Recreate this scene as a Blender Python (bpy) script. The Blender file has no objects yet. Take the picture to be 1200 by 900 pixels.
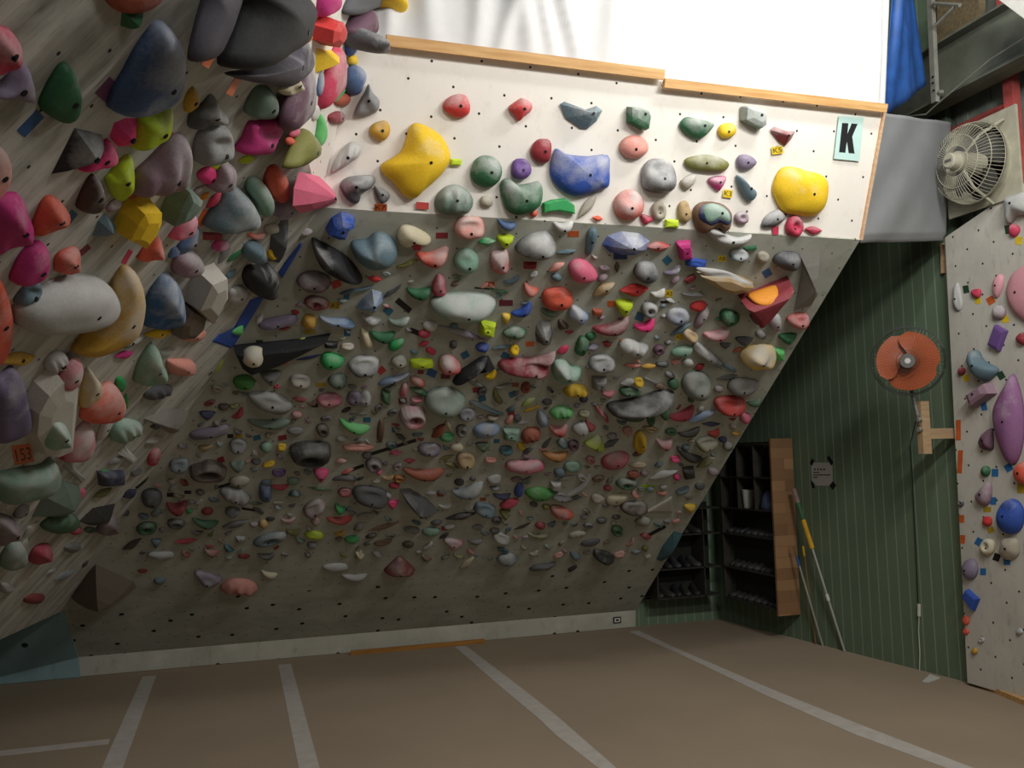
import bpy, math, random
import numpy as np
random.seed(7)
# ------------------------------------------------------------------ camera, world, lights, exposure
S = 1.7                                  # camera height in metres: the unit of the survey of this room
FPX = 1026.0; CX, CY = 600.0, 450.0
CAM = np.array([0.0, 0.0, S])
def _n(v):
    v = np.array(v, float); return v/np.linalg.norm(v)
def _r(p): return np.array([(p[0]-CX)/FPX, (p[1]-CY)/FPX, 1.0])
AX = _n(_r((3749, 465))); AY = _r((265, 547)); AY = _n(AY-AY.dot(AX)*AX); AZ = np.cross(AX, AY)
M = np.array([AX, AY, AZ])               # camera axes (x right, y down, z forward) -> room axes
def ray(x, y): return M@_r((x, y))
def hit(x, y, n, c):
    r = ray(x, y); return CAM+(c-np.dot(n, CAM))/np.dot(n, r)*r
def proj(P):
    P = np.atleast_2d(P); v = (P-CAM)@M; return np.stack([CX+FPX*v[:, 0]/v[:, 2], CY+FPX*v[:, 1]/v[:, 2]], 1), v[:, 2]
EX, EY, EZ = np.eye(3)

scn = bpy.context.scene
COL = scn.collection
from mathutils import Matrix, Vector
cam_d = bpy.data.cameras.new('camera'); cam = bpy.data.objects.new('camera', cam_d); COL.objects.link(cam)
cam_d.sensor_width = 36.0; cam_d.lens = FPX/1200*36; cam_d.clip_start = 0.05
B3 = np.stack([M@[1, 0, 0], M@[0, -1, 0], M@[0, 0, -1]], 1)
cam.matrix_world = Matrix([[*B3[0], 0], [*B3[1], 0], [*B3[2], S], [0, 0, 0, 1]])
scn.camera = cam
scn.view_settings.view_transform = 'Standard'; scn.view_settings.look = 'None'
scn.view_settings.gamma = 1.0; scn.view_settings.use_curve_mapping = False
scn.view_settings.exposure = 0.0
wd = bpy.data.worlds.new('world'); scn.world = wd; wd.use_nodes = True
wd.node_tree.nodes['Background'].inputs[0].default_value = (0.82, 0.9, 1.0, 1)
wd.node_tree.nodes['Background'].inputs[1].default_value = 0.07
def area(name, loc, target, sx, sy, power, color=(1, 0.97, 0.92)):
    l = bpy.data.lights.new(name, 'AREA'); l.shape = 'RECTANGLE'; l.size = sx; l.size_y = sy; l.energy = power; l.color = color
    o = bpy.data.objects.new(name, l); COL.objects.link(o); o.location = loc
    o.rotation_euler = (Vector(target)-Vector(loc)).to_track_quat('-Z', 'Y').to_euler(); return o
# two fluorescent ceiling battens and two added lights, all out of frame
area('overhead_light', (3.3, 1.75, 4.35), (3.0, 4.4, 3.3), 1.3, 0.25, 78, (1, 0.985, 0.95))
area('overhead_light', (1.2, 1.5, 4.5), (1.6, 5.0, 2.6), 1.3, 0.25, 30, (1, 0.985, 0.95))
area('overhead_light', (2.7, -1.8, 4.4), (1.9, 3.5, 1.0), 1.3, 0.5, 48, (1, 0.975, 0.93))  # added fill behind the camera, lifts the overhangs
area('overhead_light', (3.3, 2.95, 5.1), (2.9, 4.6, 4.3), 1.2, 0.2, 42)  # added light to whiten the sheet and the right of the white panel
# ------------------------------------------------------------------ materials
def lin(c):
    if isinstance(c, str): c = [int(c[i:i+2], 16)/255 for i in (0, 2, 4)]
    return tuple((x/12.92 if x <= 0.04045 else ((x+0.055)/1.055)**2.4) for x in c)+(1.0,)
def newmat(name):
    m = bpy.data.materials.new(name); m.use_nodes = True; nt = m.node_tree; return m, nt, nt.nodes['Principled BSDF']
def N(nt, t, **k):
    n = nt.nodes.new(t)
    for a, b in k.items():
        if a.startswith('i_'): n.inputs[a[2:]].default_value = b
        else: setattr(n, a, b)
    return n
def mixc(nt, f, a, b, blend='MIX'):
    n = N(nt, 'ShaderNodeMix', data_type='RGBA', blend_type=blend); L = nt.links
    for s, v in ((n.inputs[0], f), (n.inputs[6], a), (n.inputs[7], b)):
        if hasattr(v, 'is_output') or isinstance(v, bpy.types.NodeSocket): L.new(v, s)
        else: s.default_value = v
    return n.outputs[2]
def ramp(nt, src, a, b, lo=(0, 0, 0, 1), hi=(1, 1, 1, 1)):
    r = N(nt, 'ShaderNodeValToRGB'); r.color_ramp.elements[0].position = a; r.color_ramp.elements[1].position = b
    r.color_ramp.elements[0].color = lo; r.color_ramp.elements[1].color = hi; nt.links.new(src, r.inputs[0]); return r.outputs[0]
def math_(nt, op, a, b=None, c=None):
    n = N(nt, 'ShaderNodeMath', operation=op)
    for i, v in enumerate((a, b, c)):
        if v is None: continue
        if isinstance(v, bpy.types.NodeSocket): nt.links.new(v, n.inputs[i])
        else: n.inputs[i].default_value = v
    return n.outputs[0]
def noise(nt, vec, scale, detail=4, rough=0.55):
    n = N(nt, 'ShaderNodeTexNoise'); n.inputs['Scale'].default_value = scale; n.inputs['Detail'].default_value = detail
    n.inputs['Roughness'].default_value = rough
    if vec is not None: nt.links.new(vec, n.inputs['Vector'])
    return n.outputs[0]
def mapping(nt, vec, scale=(1, 1, 1), rot=(0, 0, 0)):
    n = N(nt, 'ShaderNodeMapping'); n.inputs['Scale'].default_value = scale; n.inputs['Rotation'].default_value = rot
    nt.links.new(vec, n.inputs[0]); return n.outputs[0]
def plain(name, col, rough=0.6, metal=0.0, var=0.12, scale=12, bump=0.0, spec=0.4):
    m, nt, b = newmat(name); c = lin(col); tc = N(nt, 'ShaderNodeTexCoord')
    nz = noise(nt, tc.outputs['Object'], scale)
    d = tuple(x*(1-2*var) for x in c[:3])+(1,); h = tuple(min(1, x*(1+var)) for x in c[:3])+(1,)
    nt.links.new(ramp(nt, nz, 0.3, 0.7, d, h), b.inputs['Base Color'])
    b.inputs['Roughness'].default_value = rough; b.inputs['Metallic'].default_value = metal; b.inputs['Specular IOR Level'].default_value = spec
    if bump:
        bp = N(nt, 'ShaderNodeBump'); bp.inputs['Strength'].default_value = bump; bp.inputs['Distance'].default_value = 0.01
        nt.links.new(nz, bp.inputs['Height']); nt.links.new(bp.outputs[0], b.inputs['Normal'])
    return m
PALETTE = dict(black='202124', denim='2c6298', orchid='93628f', purpleblack='47424d', dullpurple='6c6180', dgrey='55565a', grey='8f9090', lgrey='bdbebb', white='dcdad2', cream='d9cfae', slate='667f8a',
    slateblue='55709c', blue='2f55b0', lblue='86a2c8', navy='26305c', teal='2f6f7c', purple='6f4f92', lilac='8b7f96', mauve='9a7d8c',
    plum='6b4a5c', maroon='8a2f38', dred='9c2f38', red='d23a38', coral='e2624a', crimson='cc3d5c', pink='e8708e', hotpink='f23d86',
    magenta='c73480', salmon='e29a8c', rust='a8523a', orange='ef9a2a', amber='b5742e', yellow='f2c81e', mustard='cfa23a', lime='c6e02a',
    olive='7d7c3c', green='35a55c', dgreen='2f6b45', lightgreen='6fd07a', mint='86ad98', greygreen='6e8576', tan='b59a6e', brown='7a5c44',
    dbrown='55443c', beige='b3aa98', palepink='dfa0aa', grassgreen='3f9a3c', volgrey='8e8b84', volwhite='c9c4ba', volbrown='6e6152')
_hm = {}
def holdmat(c, k, dulled=0):
    """cast resin of one colour; k = how much climbing chalk has been rubbed into the gripping side"""
    key = (c, k, dulled)
    if key in _hm: return _hm[key]
    m, nt, b = newmat('resin_%s_%d%s' % (c, k, '_dulled' if dulled else '')); L = nt.links; base = lin(PALETTE[c])
    if dulled: base = tuple(x*0.64+y*0.36 for x, y in zip(base[:3], lin('57544d')[:3]))+(1,)  # base mixed toward grey brown; the chalk tone below is darker too
    geo = N(nt, 'ShaderNodeNewGeometry'); at = N(nt, 'ShaderNodeAttribute', attribute_name='grip')
    n1 = noise(nt, geo.outputs['Position'], 11, 2, 0.45); n2 = noise(nt, geo.outputs['Position'], 90, 3, 0.7)
    col = mixc(nt, n2, tuple(x*0.7 for x in base[:3])+(1,), tuple(min(1, x*1.12) for x in base[:3])+(1,))
    s = math_(nt, 'ADD', at.outputs['Fac'], math_(nt, 'MULTIPLY', math_(nt, 'SUBTRACT', n1, 0.5), 1.2))
    s = math_(nt, 'ADD', s, math_(nt, 'MULTIPLY', math_(nt, 'SUBTRACT', n2, 0.5), 0.4))
    lo, hi, mx = {0: (1.05, 1.5, 0.25), 1: (0.75, 1.35, 0.5), 2: (0.45, 1.1, 0.66), 3: (0.2, 0.95, 0.8)}[k]
    f = math_(nt, 'MULTIPLY', ramp(nt, math_(nt, 'DIVIDE', s, 1.6), lo/1.6, hi/1.6), mx)
    f = math_(nt, 'ADD', f, math_(nt, 'MULTIPLY', n2, 0.04))
    nt.links.new(mixc(nt, f, col, (0.36, 0.36, 0.345, 1) if dulled else (0.60, 0.60, 0.585, 1)), b.inputs['Base Color'])
    b.inputs['Roughness'].default_value = 0.62; b.inputs['Specular IOR Level'].default_value = 0.3
    bp = N(nt, 'ShaderNodeBump'); bp.inputs['Strength'].default_value = 0.25; bp.inputs['Distance'].default_value = 0.002
    L.new(n2, bp.inputs['Height']); L.new(bp.outputs[0], b.inputs['Normal'])
    _hm[key] = m; return m
_tm = {}
def tapemat(c):
    if c not in _tm: _tm[c] = plain('tape_'+c, c if len(c) == 6 and c[0] in '0123456789abcdef' and c not in PALETTE else PALETTE[c], 0.55, var=0.08)
    return _tm[c]
def panelmat(name, base, dirt, dirtamt=0.35, streak=(1, 1, 1), spacing=0.17, hole=0.011, smear=0.3, dark='5c574c', upright=False, low=None):
    """painted plywood with a staggered grid of T-nut holes, rubber marks and chalk smears"""
    m, nt, b = newmat(name); L = nt.links; tc = N(nt, 'ShaderNodeTexCoord'); o = tc.outputs['Object']
    mp = mapping(nt, o, streak)
    big = noise(nt, mp, 1.6, 6, 0.62); mid = noise(nt, mapping(nt, o, (streak[0]*2.2, streak[1]*1.2, 1)), 6, 6, 0.7)
    col = mixc(nt, math_(nt, 'MULTIPLY', ramp(nt, big, 0.42, 0.72), dirtamt), lin(base), lin(dirt))
    col = mixc(nt, math_(nt, 'MULTIPLY', ramp(nt, mid, 0.55, 0.75), dirtamt*0.8), col, lin(dark))
    sm = noise(nt, o, 2.7, 5, 0.6)
    col = mixc(nt, math_(nt, 'MULTIPLY', ramp(nt, sm, 0.52, 0.72), smear), col, lin('dedad0'))
    vo = N(nt, 'ShaderNodeTexVoronoi', voronoi_dimensions='2D'); vo.inputs['Scale'].default_value = 1/spacing; vo.inputs['Randomness'].default_value = 0.22
    L.new(mapping(nt, o, (1, 1, 1), (1.5708, 0, 0.0) if upright else (0, 0, 0.785)), vo.inputs['Vector'])
    hf = ramp(nt, vo.outputs['Distance'], hole/spacing, hole/spacing*1.35, (1, 1, 1, 1), (0, 0, 0, 1))
    col = mixc(nt, hf, col, (0.02, 0.02, 0.02, 1))
    if low:                                      # big empty bolt holes in the lowest part of the panel
        v2 = N(nt, 'ShaderNodeTexVoronoi', voronoi_dimensions='2D'); v2.inputs['Scale'].default_value = 3.4; v2.inputs['Randomness'].default_value = 0.6
        L.new(o, v2.inputs['Vector']); sx = N(nt, 'ShaderNodeSeparateXYZ'); L.new(o, sx.inputs[0])
        col = mixc(nt, math_(nt, 'MULTIPLY', math_(nt, 'LESS_THAN', v2.outputs['Distance'], 0.065), math_(nt, 'LESS_THAN', sx.outputs[1], low)), col, (0.015, 0.015, 0.015, 1))
    L.new(col, b.inputs['Base Color']); b.inputs['Roughness'].default_value = 0.75; b.inputs['Specular IOR Level'].default_value = 0.2
    return m
def woodmat(name, a, b_, scale=(1, 14, 14), rough=0.55):
    m, nt, b = newmat(name); tc = N(nt, 'ShaderNodeTexCoord')
    n = noise(nt, mapping(nt, tc.outputs['Object'], scale), 3, 5, 0.6)
    nt.links.new(ramp(nt, n, 0.32, 0.68, lin(a), lin(b_)), b.inputs['Base Color']); b.inputs['Roughness'].default_value = rough
    return m
# ------------------------------------------------------------------ object helpers
def meshobj(name, verts, faces, mat, parent=None, frame=None, smooth=False, faces_mat=None):
    """verts in local metres; frame = 4x4 placing them in the room"""
    me = bpy.data.meshes.new(name); me.from_pydata([tuple(map(float, v)) for v in verts], [], [tuple(f) for f in faces])
    mats = mat if isinstance(mat, (list, tuple)) else [mat]
    for q in mats: me.materials.append(q)
    if faces_mat:
        for p, k in zip(me.polygons, faces_mat): p.material_index = k
    if smooth: me.polygons.foreach_set('use_smooth', [True]*len(me.polygons))
    me.update(); o = bpy.data.objects.new(name, me); COL.objects.link(o)
    if parent is not None: o.parent = parent
    if frame is not None: o.matrix_world = frame if parent is None else frame
    if parent is not None and frame is not None: o.matrix_parent_inverse = Matrix()
    return o
def tag(o, label=None, cat=None, group=None, kind=None):
    if label: o['label'] = label
    if cat: o['category'] = cat
    if group: o['group'] = group
    if kind: o['kind'] = kind
    return o
def empty(name, loc=(0, 0, 0), label=None, cat=None, group=None):
    o = bpy.data.objects.new(name, None); COL.objects.link(o); o.location = [float(v) for v in loc]; o.empty_display_size = 0.05
    return tag(o, label, cat, group)
class MB:
    def __init__(s): s.v = []; s.f = []
    def add(s, v, f):
        k = len(s.v); s.v += [np.array(q, float) for q in v]; s.f += [tuple(i+k for i in q) for q in f]; return s
    def box(s, c, d, R=None):
        c = np.array(c, float); h = np.array(d, float)/2; R = np.eye(3) if R is None else R
        v = [c+R@(h*np.array(q)) for q in ((-1,-1,-1),(1,-1,-1),(1,1,-1),(-1,1,-1),(-1,-1,1),(1,-1,1),(1,1,1),(-1,1,1))]
        return s.add(v, [(0,3,2,1),(4,5,6,7),(0,1,5,4),(1,2,6,5),(2,3,7,6),(3,0,4,7)])
    def cyl(s, a, b, r, r2=None, n=12, caps=True):
        a = np.array(a, float); b = np.array(b, float); r2 = r if r2 is None else r2; w = _n(b-a)
        u = _n(np.cross(w, EZ if abs(w[2]) < 0.9 else EX)); t = np.cross(w, u); v = []
        for c, rr in ((a, r), (b, r2)):
            for i in range(n): q = 2*math.pi*i/n; v.append(c+rr*(math.cos(q)*u+math.sin(q)*t))
        f = [(i, (i+1) % n, n+(i+1) % n, n+i) for i in range(n)]
        if caps: f += [tuple(range(n-1, -1, -1)), tuple(range(n, 2*n))]
        return s.add(v, f)
    def tube(s, pts, r, n=8, closed=False):
        P = [np.array(p, float) for p in pts]; m = len(P); v = []
        for i, p in enumerate(P):
            if closed: t = _n(P[(i+1) % m]-P[i-1])
            else: t = _n(P[min(i+1, m-1)]-P[max(i-1, 0)])
            u = _n(np.cross(t, EZ if abs(t[2]) < 0.93 else EX)); w = np.cross(t, u)
            rr = r[i] if isinstance(r, (list, tuple)) else r
            for k in range(n): q = 2*math.pi*k/n; v.append(p+rr*(math.cos(q)*u+math.sin(q)*w))
        f = [];
        for i in range(m if closed else m-1):
            j = (i+1) % m
            for k in range(n): f.append((i*n+k, i*n+(k+1) % n, j*n+(k+1) % n, j*n+k))
        if not closed: f += [tuple(range(n-1, -1, -1)), tuple(range((m-1)*n, m*n))]
        return s.add(v, f)
    def prism(s, pts, off):
        """planar polygon (3D points) extruded by vector off"""
        k = len(pts); P = [np.array(p, float) for p in pts]; o = np.array(off, float)
        nn = np.zeros(3)
        for i in range(k): nn += np.cross(P[i], P[(i+1) % k])
        if nn.dot(o) > 0: P = P[::-1]
        return s.add(P+[p+o for p in P], [tuple(range(k)), tuple(range(2*k-1, k-1, -1))]+[((i+1) % k, i, k+i, k+(i+1) % k) for i in range(k)])
    def obj(s, name, mat, parent=None, origin=None, smooth=False):
        V = np.array(s.v)
        pw = np.array(parent_world(parent)) if parent is not None else np.zeros(3)
        o0 = np.array(origin, float) if origin is not None else (V.mean(0) if parent is None else pw)
        o = meshobj(name, V-o0, s.f, mat, smooth=smooth); o.location = [float(q) for q in (o0-pw)]
        if parent is not None: o.parent = parent
        return o
def parent_world(p):
    l = np.zeros(3)
    while p is not None: l = l+np.array(p.location); p = p.parent
    return l
class Surf:
    """a climbing surface: plane n.x=c with its own right / up axes"""
    def __init__(s, name, n, p): 
        s.name = name; s.n = _n(n); s.c = s.n.dot(p)
        s.e1 = _n(np.cross(EZ, s.n)) if abs(s.n[2]) < 0.999 else EX
        s.e2 = _n(np.cross(s.n, s.e1))
    def at(s, x, y, off=0.0): return hit(x, y, s.n, s.c+off)
    def frame(s, p): return Matrix([[s.e1[i], s.e2[i], s.n[i], p[i]] for i in range(3)]+[[0, 0, 0, 1]])
    def slab(s, name, pts, mat, thick, label=None, cat=None):
        """panel from 3D points on the plane, thickness going away from the room"""
        o0 = np.array(pts[0], float); L = [((q-o0).dot(s.e1), (q-o0).dot(s.e2), 0.0) for q in np.array(pts, float)]
        b = MB(); b.prism(L, (0, 0, -thick)); return meshobj(name, b.v, b.f, mat, frame=s.frame(o0))
# ------------------------------------------------------------------ the shell of the room
XE = 2.3028*S
pA = hit(745, 715, EX, XE); pB = hit(1008, 281, EX, XE); pK = hit(1036, 126, EX, XE)
Y0 = 4.799*S
def slope(p, q): return _n(np.cross(EX, q-p))
SB = Surf('B', slope(pA, pB), pA); SK = Surf('K', slope(pB, pK), pB)
if SB.n[1] > 0: SB.n *= -1
s0 = SB.at(75, 715); s2 = SB.at(375, 243)
uL = ray(450, 542.7); uL[2] = 0; uL = _n(uL)
nL = _n(np.cross(uL, s2-s0)); nL = nL if nL[2] < 0 else -nL
SL = Surf('L', nL, s2)
kt = SK.at(425, 10); nU = _n(np.cross(uL, kt-s2)); nU = nU if nU[0] > 0 else -nU
SU = Surf('U', nU, s2)
SR = Surf('R', (-1, 0, 0), (3.0*S, 0, 0))
m_floor, nt, b = newmat('brown_mat_carpet'); tc = N(nt, 'ShaderNodeTexCoord'); o_ = tc.outputs['Object']
n1 = noise(nt, o_, 1.1, 5); n2 = noise(nt, mapping(nt, o_, (60, 14, 1)), 6, 3, 0.7)
cc = mixc(nt, n1, lin('968876'), lin('b5a38c')); cc = mixc(nt, math_(nt, 'MULTIPLY', n2, 0.55), cc, lin('7c6e5e'))
nt.links.new(cc, b.inputs['Base Color']); b.inputs['Roughness'].default_value = 0.95; b.inputs['Specular IOR Level'].default_value = 0.1
bp = N(nt, 'ShaderNodeBump'); bp.inputs['Strength'].default_value = 0.4; bp.inputs['Distance'].default_value = 0.004
nt.links.new(n2, bp.inputs['Height']); nt.links.new(bp.outputs[0], b.inputs['Normal'])
m_B = panelmat('grey_painted_plywood', 'b0b2a6', '8a8c80', 0.6, (1, 2.2, 1), 0.17, 0.0048, 0.25, low=0.05)
m_K = panelmat('white_painted_plywood', 'e8e3da', 'd5cfc4', 0.35, (1, 1, 1), 0.19, 0.0062, 0.1, 'b0a89c')
m_L = panelmat('scuffed_plywood', 'c2c1b8', '74736b', 0.95, (6.0, 0.8, 1), 0.17, 0.0050, 0.5, '45423a')
m_R = panelmat('scuffed_white_plywood', 'c9c6bc', 'a29e94', 0.5, (1.6, 0.9, 1), 0.17, 0.007, 0.25, '5a554c')
m_kick = panelmat('chalky_kick_board', 'b3b1a4', '8c8a7d', 0.5, (1, 1, 1), 0.26, 0.017, 0.3, upright=True)
m_bluek = panelmat('pale_blue_kick_board', '87a2a6', '6f8a90', 0.5, (1, 1, 1), 0.4, 0.02, 0.1, upright=True)
m_dark = plain('dark_ceiling_boards', '3b3a36', 0.9, var=0.2, scale=3)
m_timber = woodmat('pine_timber', 'b98a50', 'd8ae74')
m_trim = woodmat('birch_trim', 'c29a74', 'd9b896')
def green_boards():
    m, nt, b = newmat('green_grooved_boards'); tc = N(nt, 'ShaderNodeTexCoord'); L = nt.links
    sx = N(nt, 'ShaderNodeSeparateXYZ'); L.new(tc.outputs['Object'], sx.inputs[0])
    fr = math_(nt, 'FRACT', math_(nt, 'DIVIDE', sx.outputs[0], 0.105))
    g = math_(nt, 'LESS_THAN', fr, 0.10)
    nz = noise(nt, tc.outputs['Object'], 2.2, 5)
    c = mixc(nt, nz, lin('5a6e5a'), lin('6e8068')); c = mixc(nt, g, c, lin('87957f'))
    L.new(c, b.inputs['Base Color']); b.inputs['Roughness'].default_value = 0.6; return m
m_green = green_boards()
def struct(o): o['kind'] = 'structure'; return o
HW = 3.25*S                                        # ceiling height
floor = struct(MB().box((0, 1.2*S, -0.05), (9*S, 8*S, 0.1)).obj('floor', m_floor))
ceil = struct(MB().box((0, 1.2*S, HW+0.05), (9*S, 8*S, 0.1)).obj('ceiling', m_dark))
# long green wall on the right and the return behind the shoe shelves
g0 = np.array([2.87, 4.9, 0])*S; g1 = np.array([3.05, 3.0, 0])*S; gv = _n(g1-g0); gn = np.array([gv[1], -gv[0], 0])
if gn[0] > 0: gn = -gn
glen = np.linalg.norm(g1-g0)
v = [(0, 0, 0), (glen, 0, 0), (glen, HW, 0), (0, HW, 0)]; bb = MB(); bb.prism(v, (0, 0, -0.06))
ge1 = gv; ge2 = EZ; ge3 = gn
fr_g = Matrix([[ge1[i], ge2[i], ge3[i], g0[i]] for i in range(3)]+[[0, 0, 0, 1]])
wall_right = struct(meshobj('wall_right', bb.v, bb.f, m_green, frame=fr_g))
bb = MB(); bb.prism([(0, 0, 0), (5.2*S, 0, 0), (5.2*S, HW, 0), (0, HW, 0)], (0, 0, -0.06))
struct(meshobj('wall_back', bb.v, bb.f, m_green, frame=Matrix([[1, 0, 0, -2.3*S], [0, 0, -1, Y0+0.03], [0, 1, 0, 0], [0, 0, 0, 1]])))
# upper part of the right wall: pale corrugated sheet (above the climbing panel)
m_corr = plain('dirty_corrugated_sheet', '8b9288', 0.7, var=0.18, scale=5)
bb = MB(); 
for i in range(40):
    y = 0.6*S+i*0.062*S; d = 0.012 if i % 2 else 0.0
    bb.box((3.10*S+d, y, 2.6*S), (0.02, 0.062*S, 1.3*S))
struct(bb.obj('wall_right_upper', m_corr))
struct(MB().box((-2.35*S, 1.2*S, HW/2), (0.1, 8*S, HW)).obj('wall_left', plain('left_room_wall', '8e8a80', 0.9)))

# climbing panels
def P3(s, *pp): return [s.at(*p) for p in pp]
yK = pK[1]
tdir = kt-s2; ktop = s2+tdir*((pK[2]-s2[2])/tdir[2])
# steep grey overhang
wB = struct(SB.slab('wall_overhang', [s0, SB.at(92, 770), pA, pB, s2], m_B, 0.03)); wB.name = 'wall_back_overhang'
tag(wB, 'steep grey plywood overhang crowded with small holds', 'climbing wall')
wK = struct(SK.slab('wall_top', [s2, pB, pK, ktop], m_K, 0.03)); wK.name = 'wall_back_top'
tag(wK, 'leaning white plywood panel above the overhang', 'climbing wall')
near = s2-uL*2.6*S
Lb0 = s0+(-uL)*3.0*S
wL = struct(SL.slab('wall_left_overhang', [s0, s2, near, Lb0], m_L, 0.03)); tag(wL, 'streaky left overhang crowded with large holds', 'climbing wall')
wU = struct(SU.slab('wall_left_top', [s2, ktop, ktop-uL*2.6*S, near], m_K, 0.03)); tag(wU, 'upper left panel edge beyond the left overhang', 'climbing wall')
wR = struct(SR.slab('wall_right_panel', [np.array(q)*S for q in ((3, 3.04, 0.012), (3, 1.0, 0.012), (3, 1.0, 2.05), (3, 2.585, 2.045), (3, 3.0, 1.93))], m_R, 0.035))
tag(wR, 'scuffed white climbing panel at the right', 'climbing wall')
# kick boards at the foot of the overhang
yk = Y0
kp = [np.array([-0.668*S, yk, 0.004]), np.array([XE, yk, 0.004]), np.array([XE, pA[1], pA[2]]), SB.at(92, 770)]
kb = MB(); kb.prism(kp, (0, 0.03, 0)); struct(tag(kb.obj('baseboard_back', m_kick, origin=kp[0]), 'low chalky kick board under the overhang', 'kick board'))
kl = [np.array([-0.668*S, yk-0.02, 0.004]), SB.at(92, 770)-EY*0.02, s0-EY*0.012, s0+np.array([-0.5*S, 0.0, -0.02*S]), np.array([-1.2*S, yk-0.02, 0.004])]
kb = MB(); kb.add(kl+[q+EY*0.03 for q in kl], [(0,1,2,4),(2,3,4),(9,7,6,5),(9,8,7),(0,5,6,1),(1,6,7,2),(2,7,8,3),(3,8,9,4),(4,9,5,0)])
struct(tag(kb.obj('baseboard_left', m_bluek, origin=kl[0]), 'pale blue board closing the corner at the lower left', 'kick board'))
# timber strip lying in the gap below the kick board
q0 = hit(411, 768, EZ, 0.0); q1 = hit(567, 753, EZ, 0.0)
tag(MB().box((q0+q1)/2+np.array([0, -0.012, 0.020]), (abs((q1-q0)[0]), 0.02, 0.04)).obj('timber_batten', woodmat('orange_timber', '8a5a1e', 'a8742c')), 'thin orange timber strip at the foot of the kick board', 'timber')
# timber boards along the top edge of the white panel
def topboard(x0, y0, x1, y1, h, label):
    a = SK.at(x0, y0, 0.012); c = SK.at(x1, y1, 0.012); w = SK.e2*h
    b = MB(); b.prism([a, c, c-w, a-w], SK.n*0.03); tag(b.obj('timber_board', m_timber, origin=a), label, 'timber board')
topboard(452, 41, 777, 82, 0.055, 'left pine board along the top edge of the white panel')
topboard(777, 92, 1037, 122, 0.05, 'right pine board along the top edge above the K sheet')
a = pK+(0.0, 0, -0.0); c = pB
b = MB(); b.prism([pK-SK.n*0.035, pK+SK.n*0.005, pB+SK.n*0.005, pB-SK.n*0.035], (0.018, 0, 0))
struct(tag(b.obj('trim_1', m_trim, origin=pB), 'pale plywood edge strip of the white panel', 'trim'))
# white sheet hanging above the panel
def cloth(name, mat, f, nu, nv, label, cat, thick=0.004):
    V = [f(i/nu, j/nv) for j in range(nv+1) for i in range(nu+1)]; V = np.array(V)
    F = [(j*(nu+1)+i, j*(nu+1)+i+1, (j+1)*(nu+1)+i+1, (j+1)*(nu+1)+i) for j in range(nv) for i in range(nu)]
    o = meshobj(name, V-V[0], F, mat, smooth=True); o.location = [float(q) for q in V[0]]
    md = o.modifiers.new('thickness', 'SOLIDIFY'); md.thickness = thick
    return tag(o, label, cat)
m_sheet = plain('white_sheet_fabric', 'cfcfce', 0.85, var=0.02); 
bs = m_sheet.node_tree.nodes['Principled BSDF']
shL = SK.at(408, 41, -0.05); shR = SK.at(1036, 127, -0.05)
def sheet(u, v):
    base = shL+(shR-shL)*u-EZ*0.05; z = v*0.95*S
    q = u*3.5*S
    fold = 0.0
    for k, (c0, sl, w, a) in enumerate(((0.06, 0.02, .012, .05), (0.13, -0.05, .02, .06), (0.20, 0.03, .015, .045), (0.235, .12, .012, .05), (0.30, -.09, .018, .06), (0.34, -.12, .012, .05), (0.385, -0.14, .013, .05), (0.43, .04, .02, .04), (0.52, .05, .02, .03), (0.62, 0.0, .03, .03), (0.75, 0.02, .04, .03), (0.93, -.01, .014, .05), (0.975, -.01, .01, .05))):
        d = (u-(c0+sl*v))/w; fold += a*math.exp(-d*d)*(0.35+0.65*math.exp(-v*1.5))
    return base+np.array([0, -fold*1.25*min(1, 0.3+3*v)+0.03*v, z])+np.array([0.14*min(1, v*1.6)*u, 0, 0])
cloth('white_sheet', m_sheet, sheet, 220, 24, 'bright white sheet hanging in folds above the white panel', 'sheet')
# grey curtain closing the gap at the right
m_curt = plain('grey_tarpaulin', '8d9092', 0.6, var=0.06, scale=3)
cTL, cBL = pK+np.array([0.03, 0.03, -0.02]), pB+np.array([0.03, 0.02, -0.012])
cTR, cBR = np.array([3.0, 2.92, 2.42])*S, np.array([2.992, 2.985, 1.915])*S
def curt(u, v):
    p = (cBL*(1-u)+cBR*u)*(1-v)+(cTL*(1-u)+cTR*u)*v
    w = (0.014*math.sin(7*(u*0.9-0.75*v)+1.0)*math.exp(-((u-v*0.7-0.25)**2)/0.12)+0.004*math.sin(15*(u-0.6*v)))*min(1, 4*(1-u))
    if v < 0.04: w -= 0.02
    return p+np.array([0.3*w, -w, 0])
cloth('grey_curtain', m_curt, curt, 50, 36, 'slack grey tarpaulin stretched between the white panel and the fan', 'tarpaulin')
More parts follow.
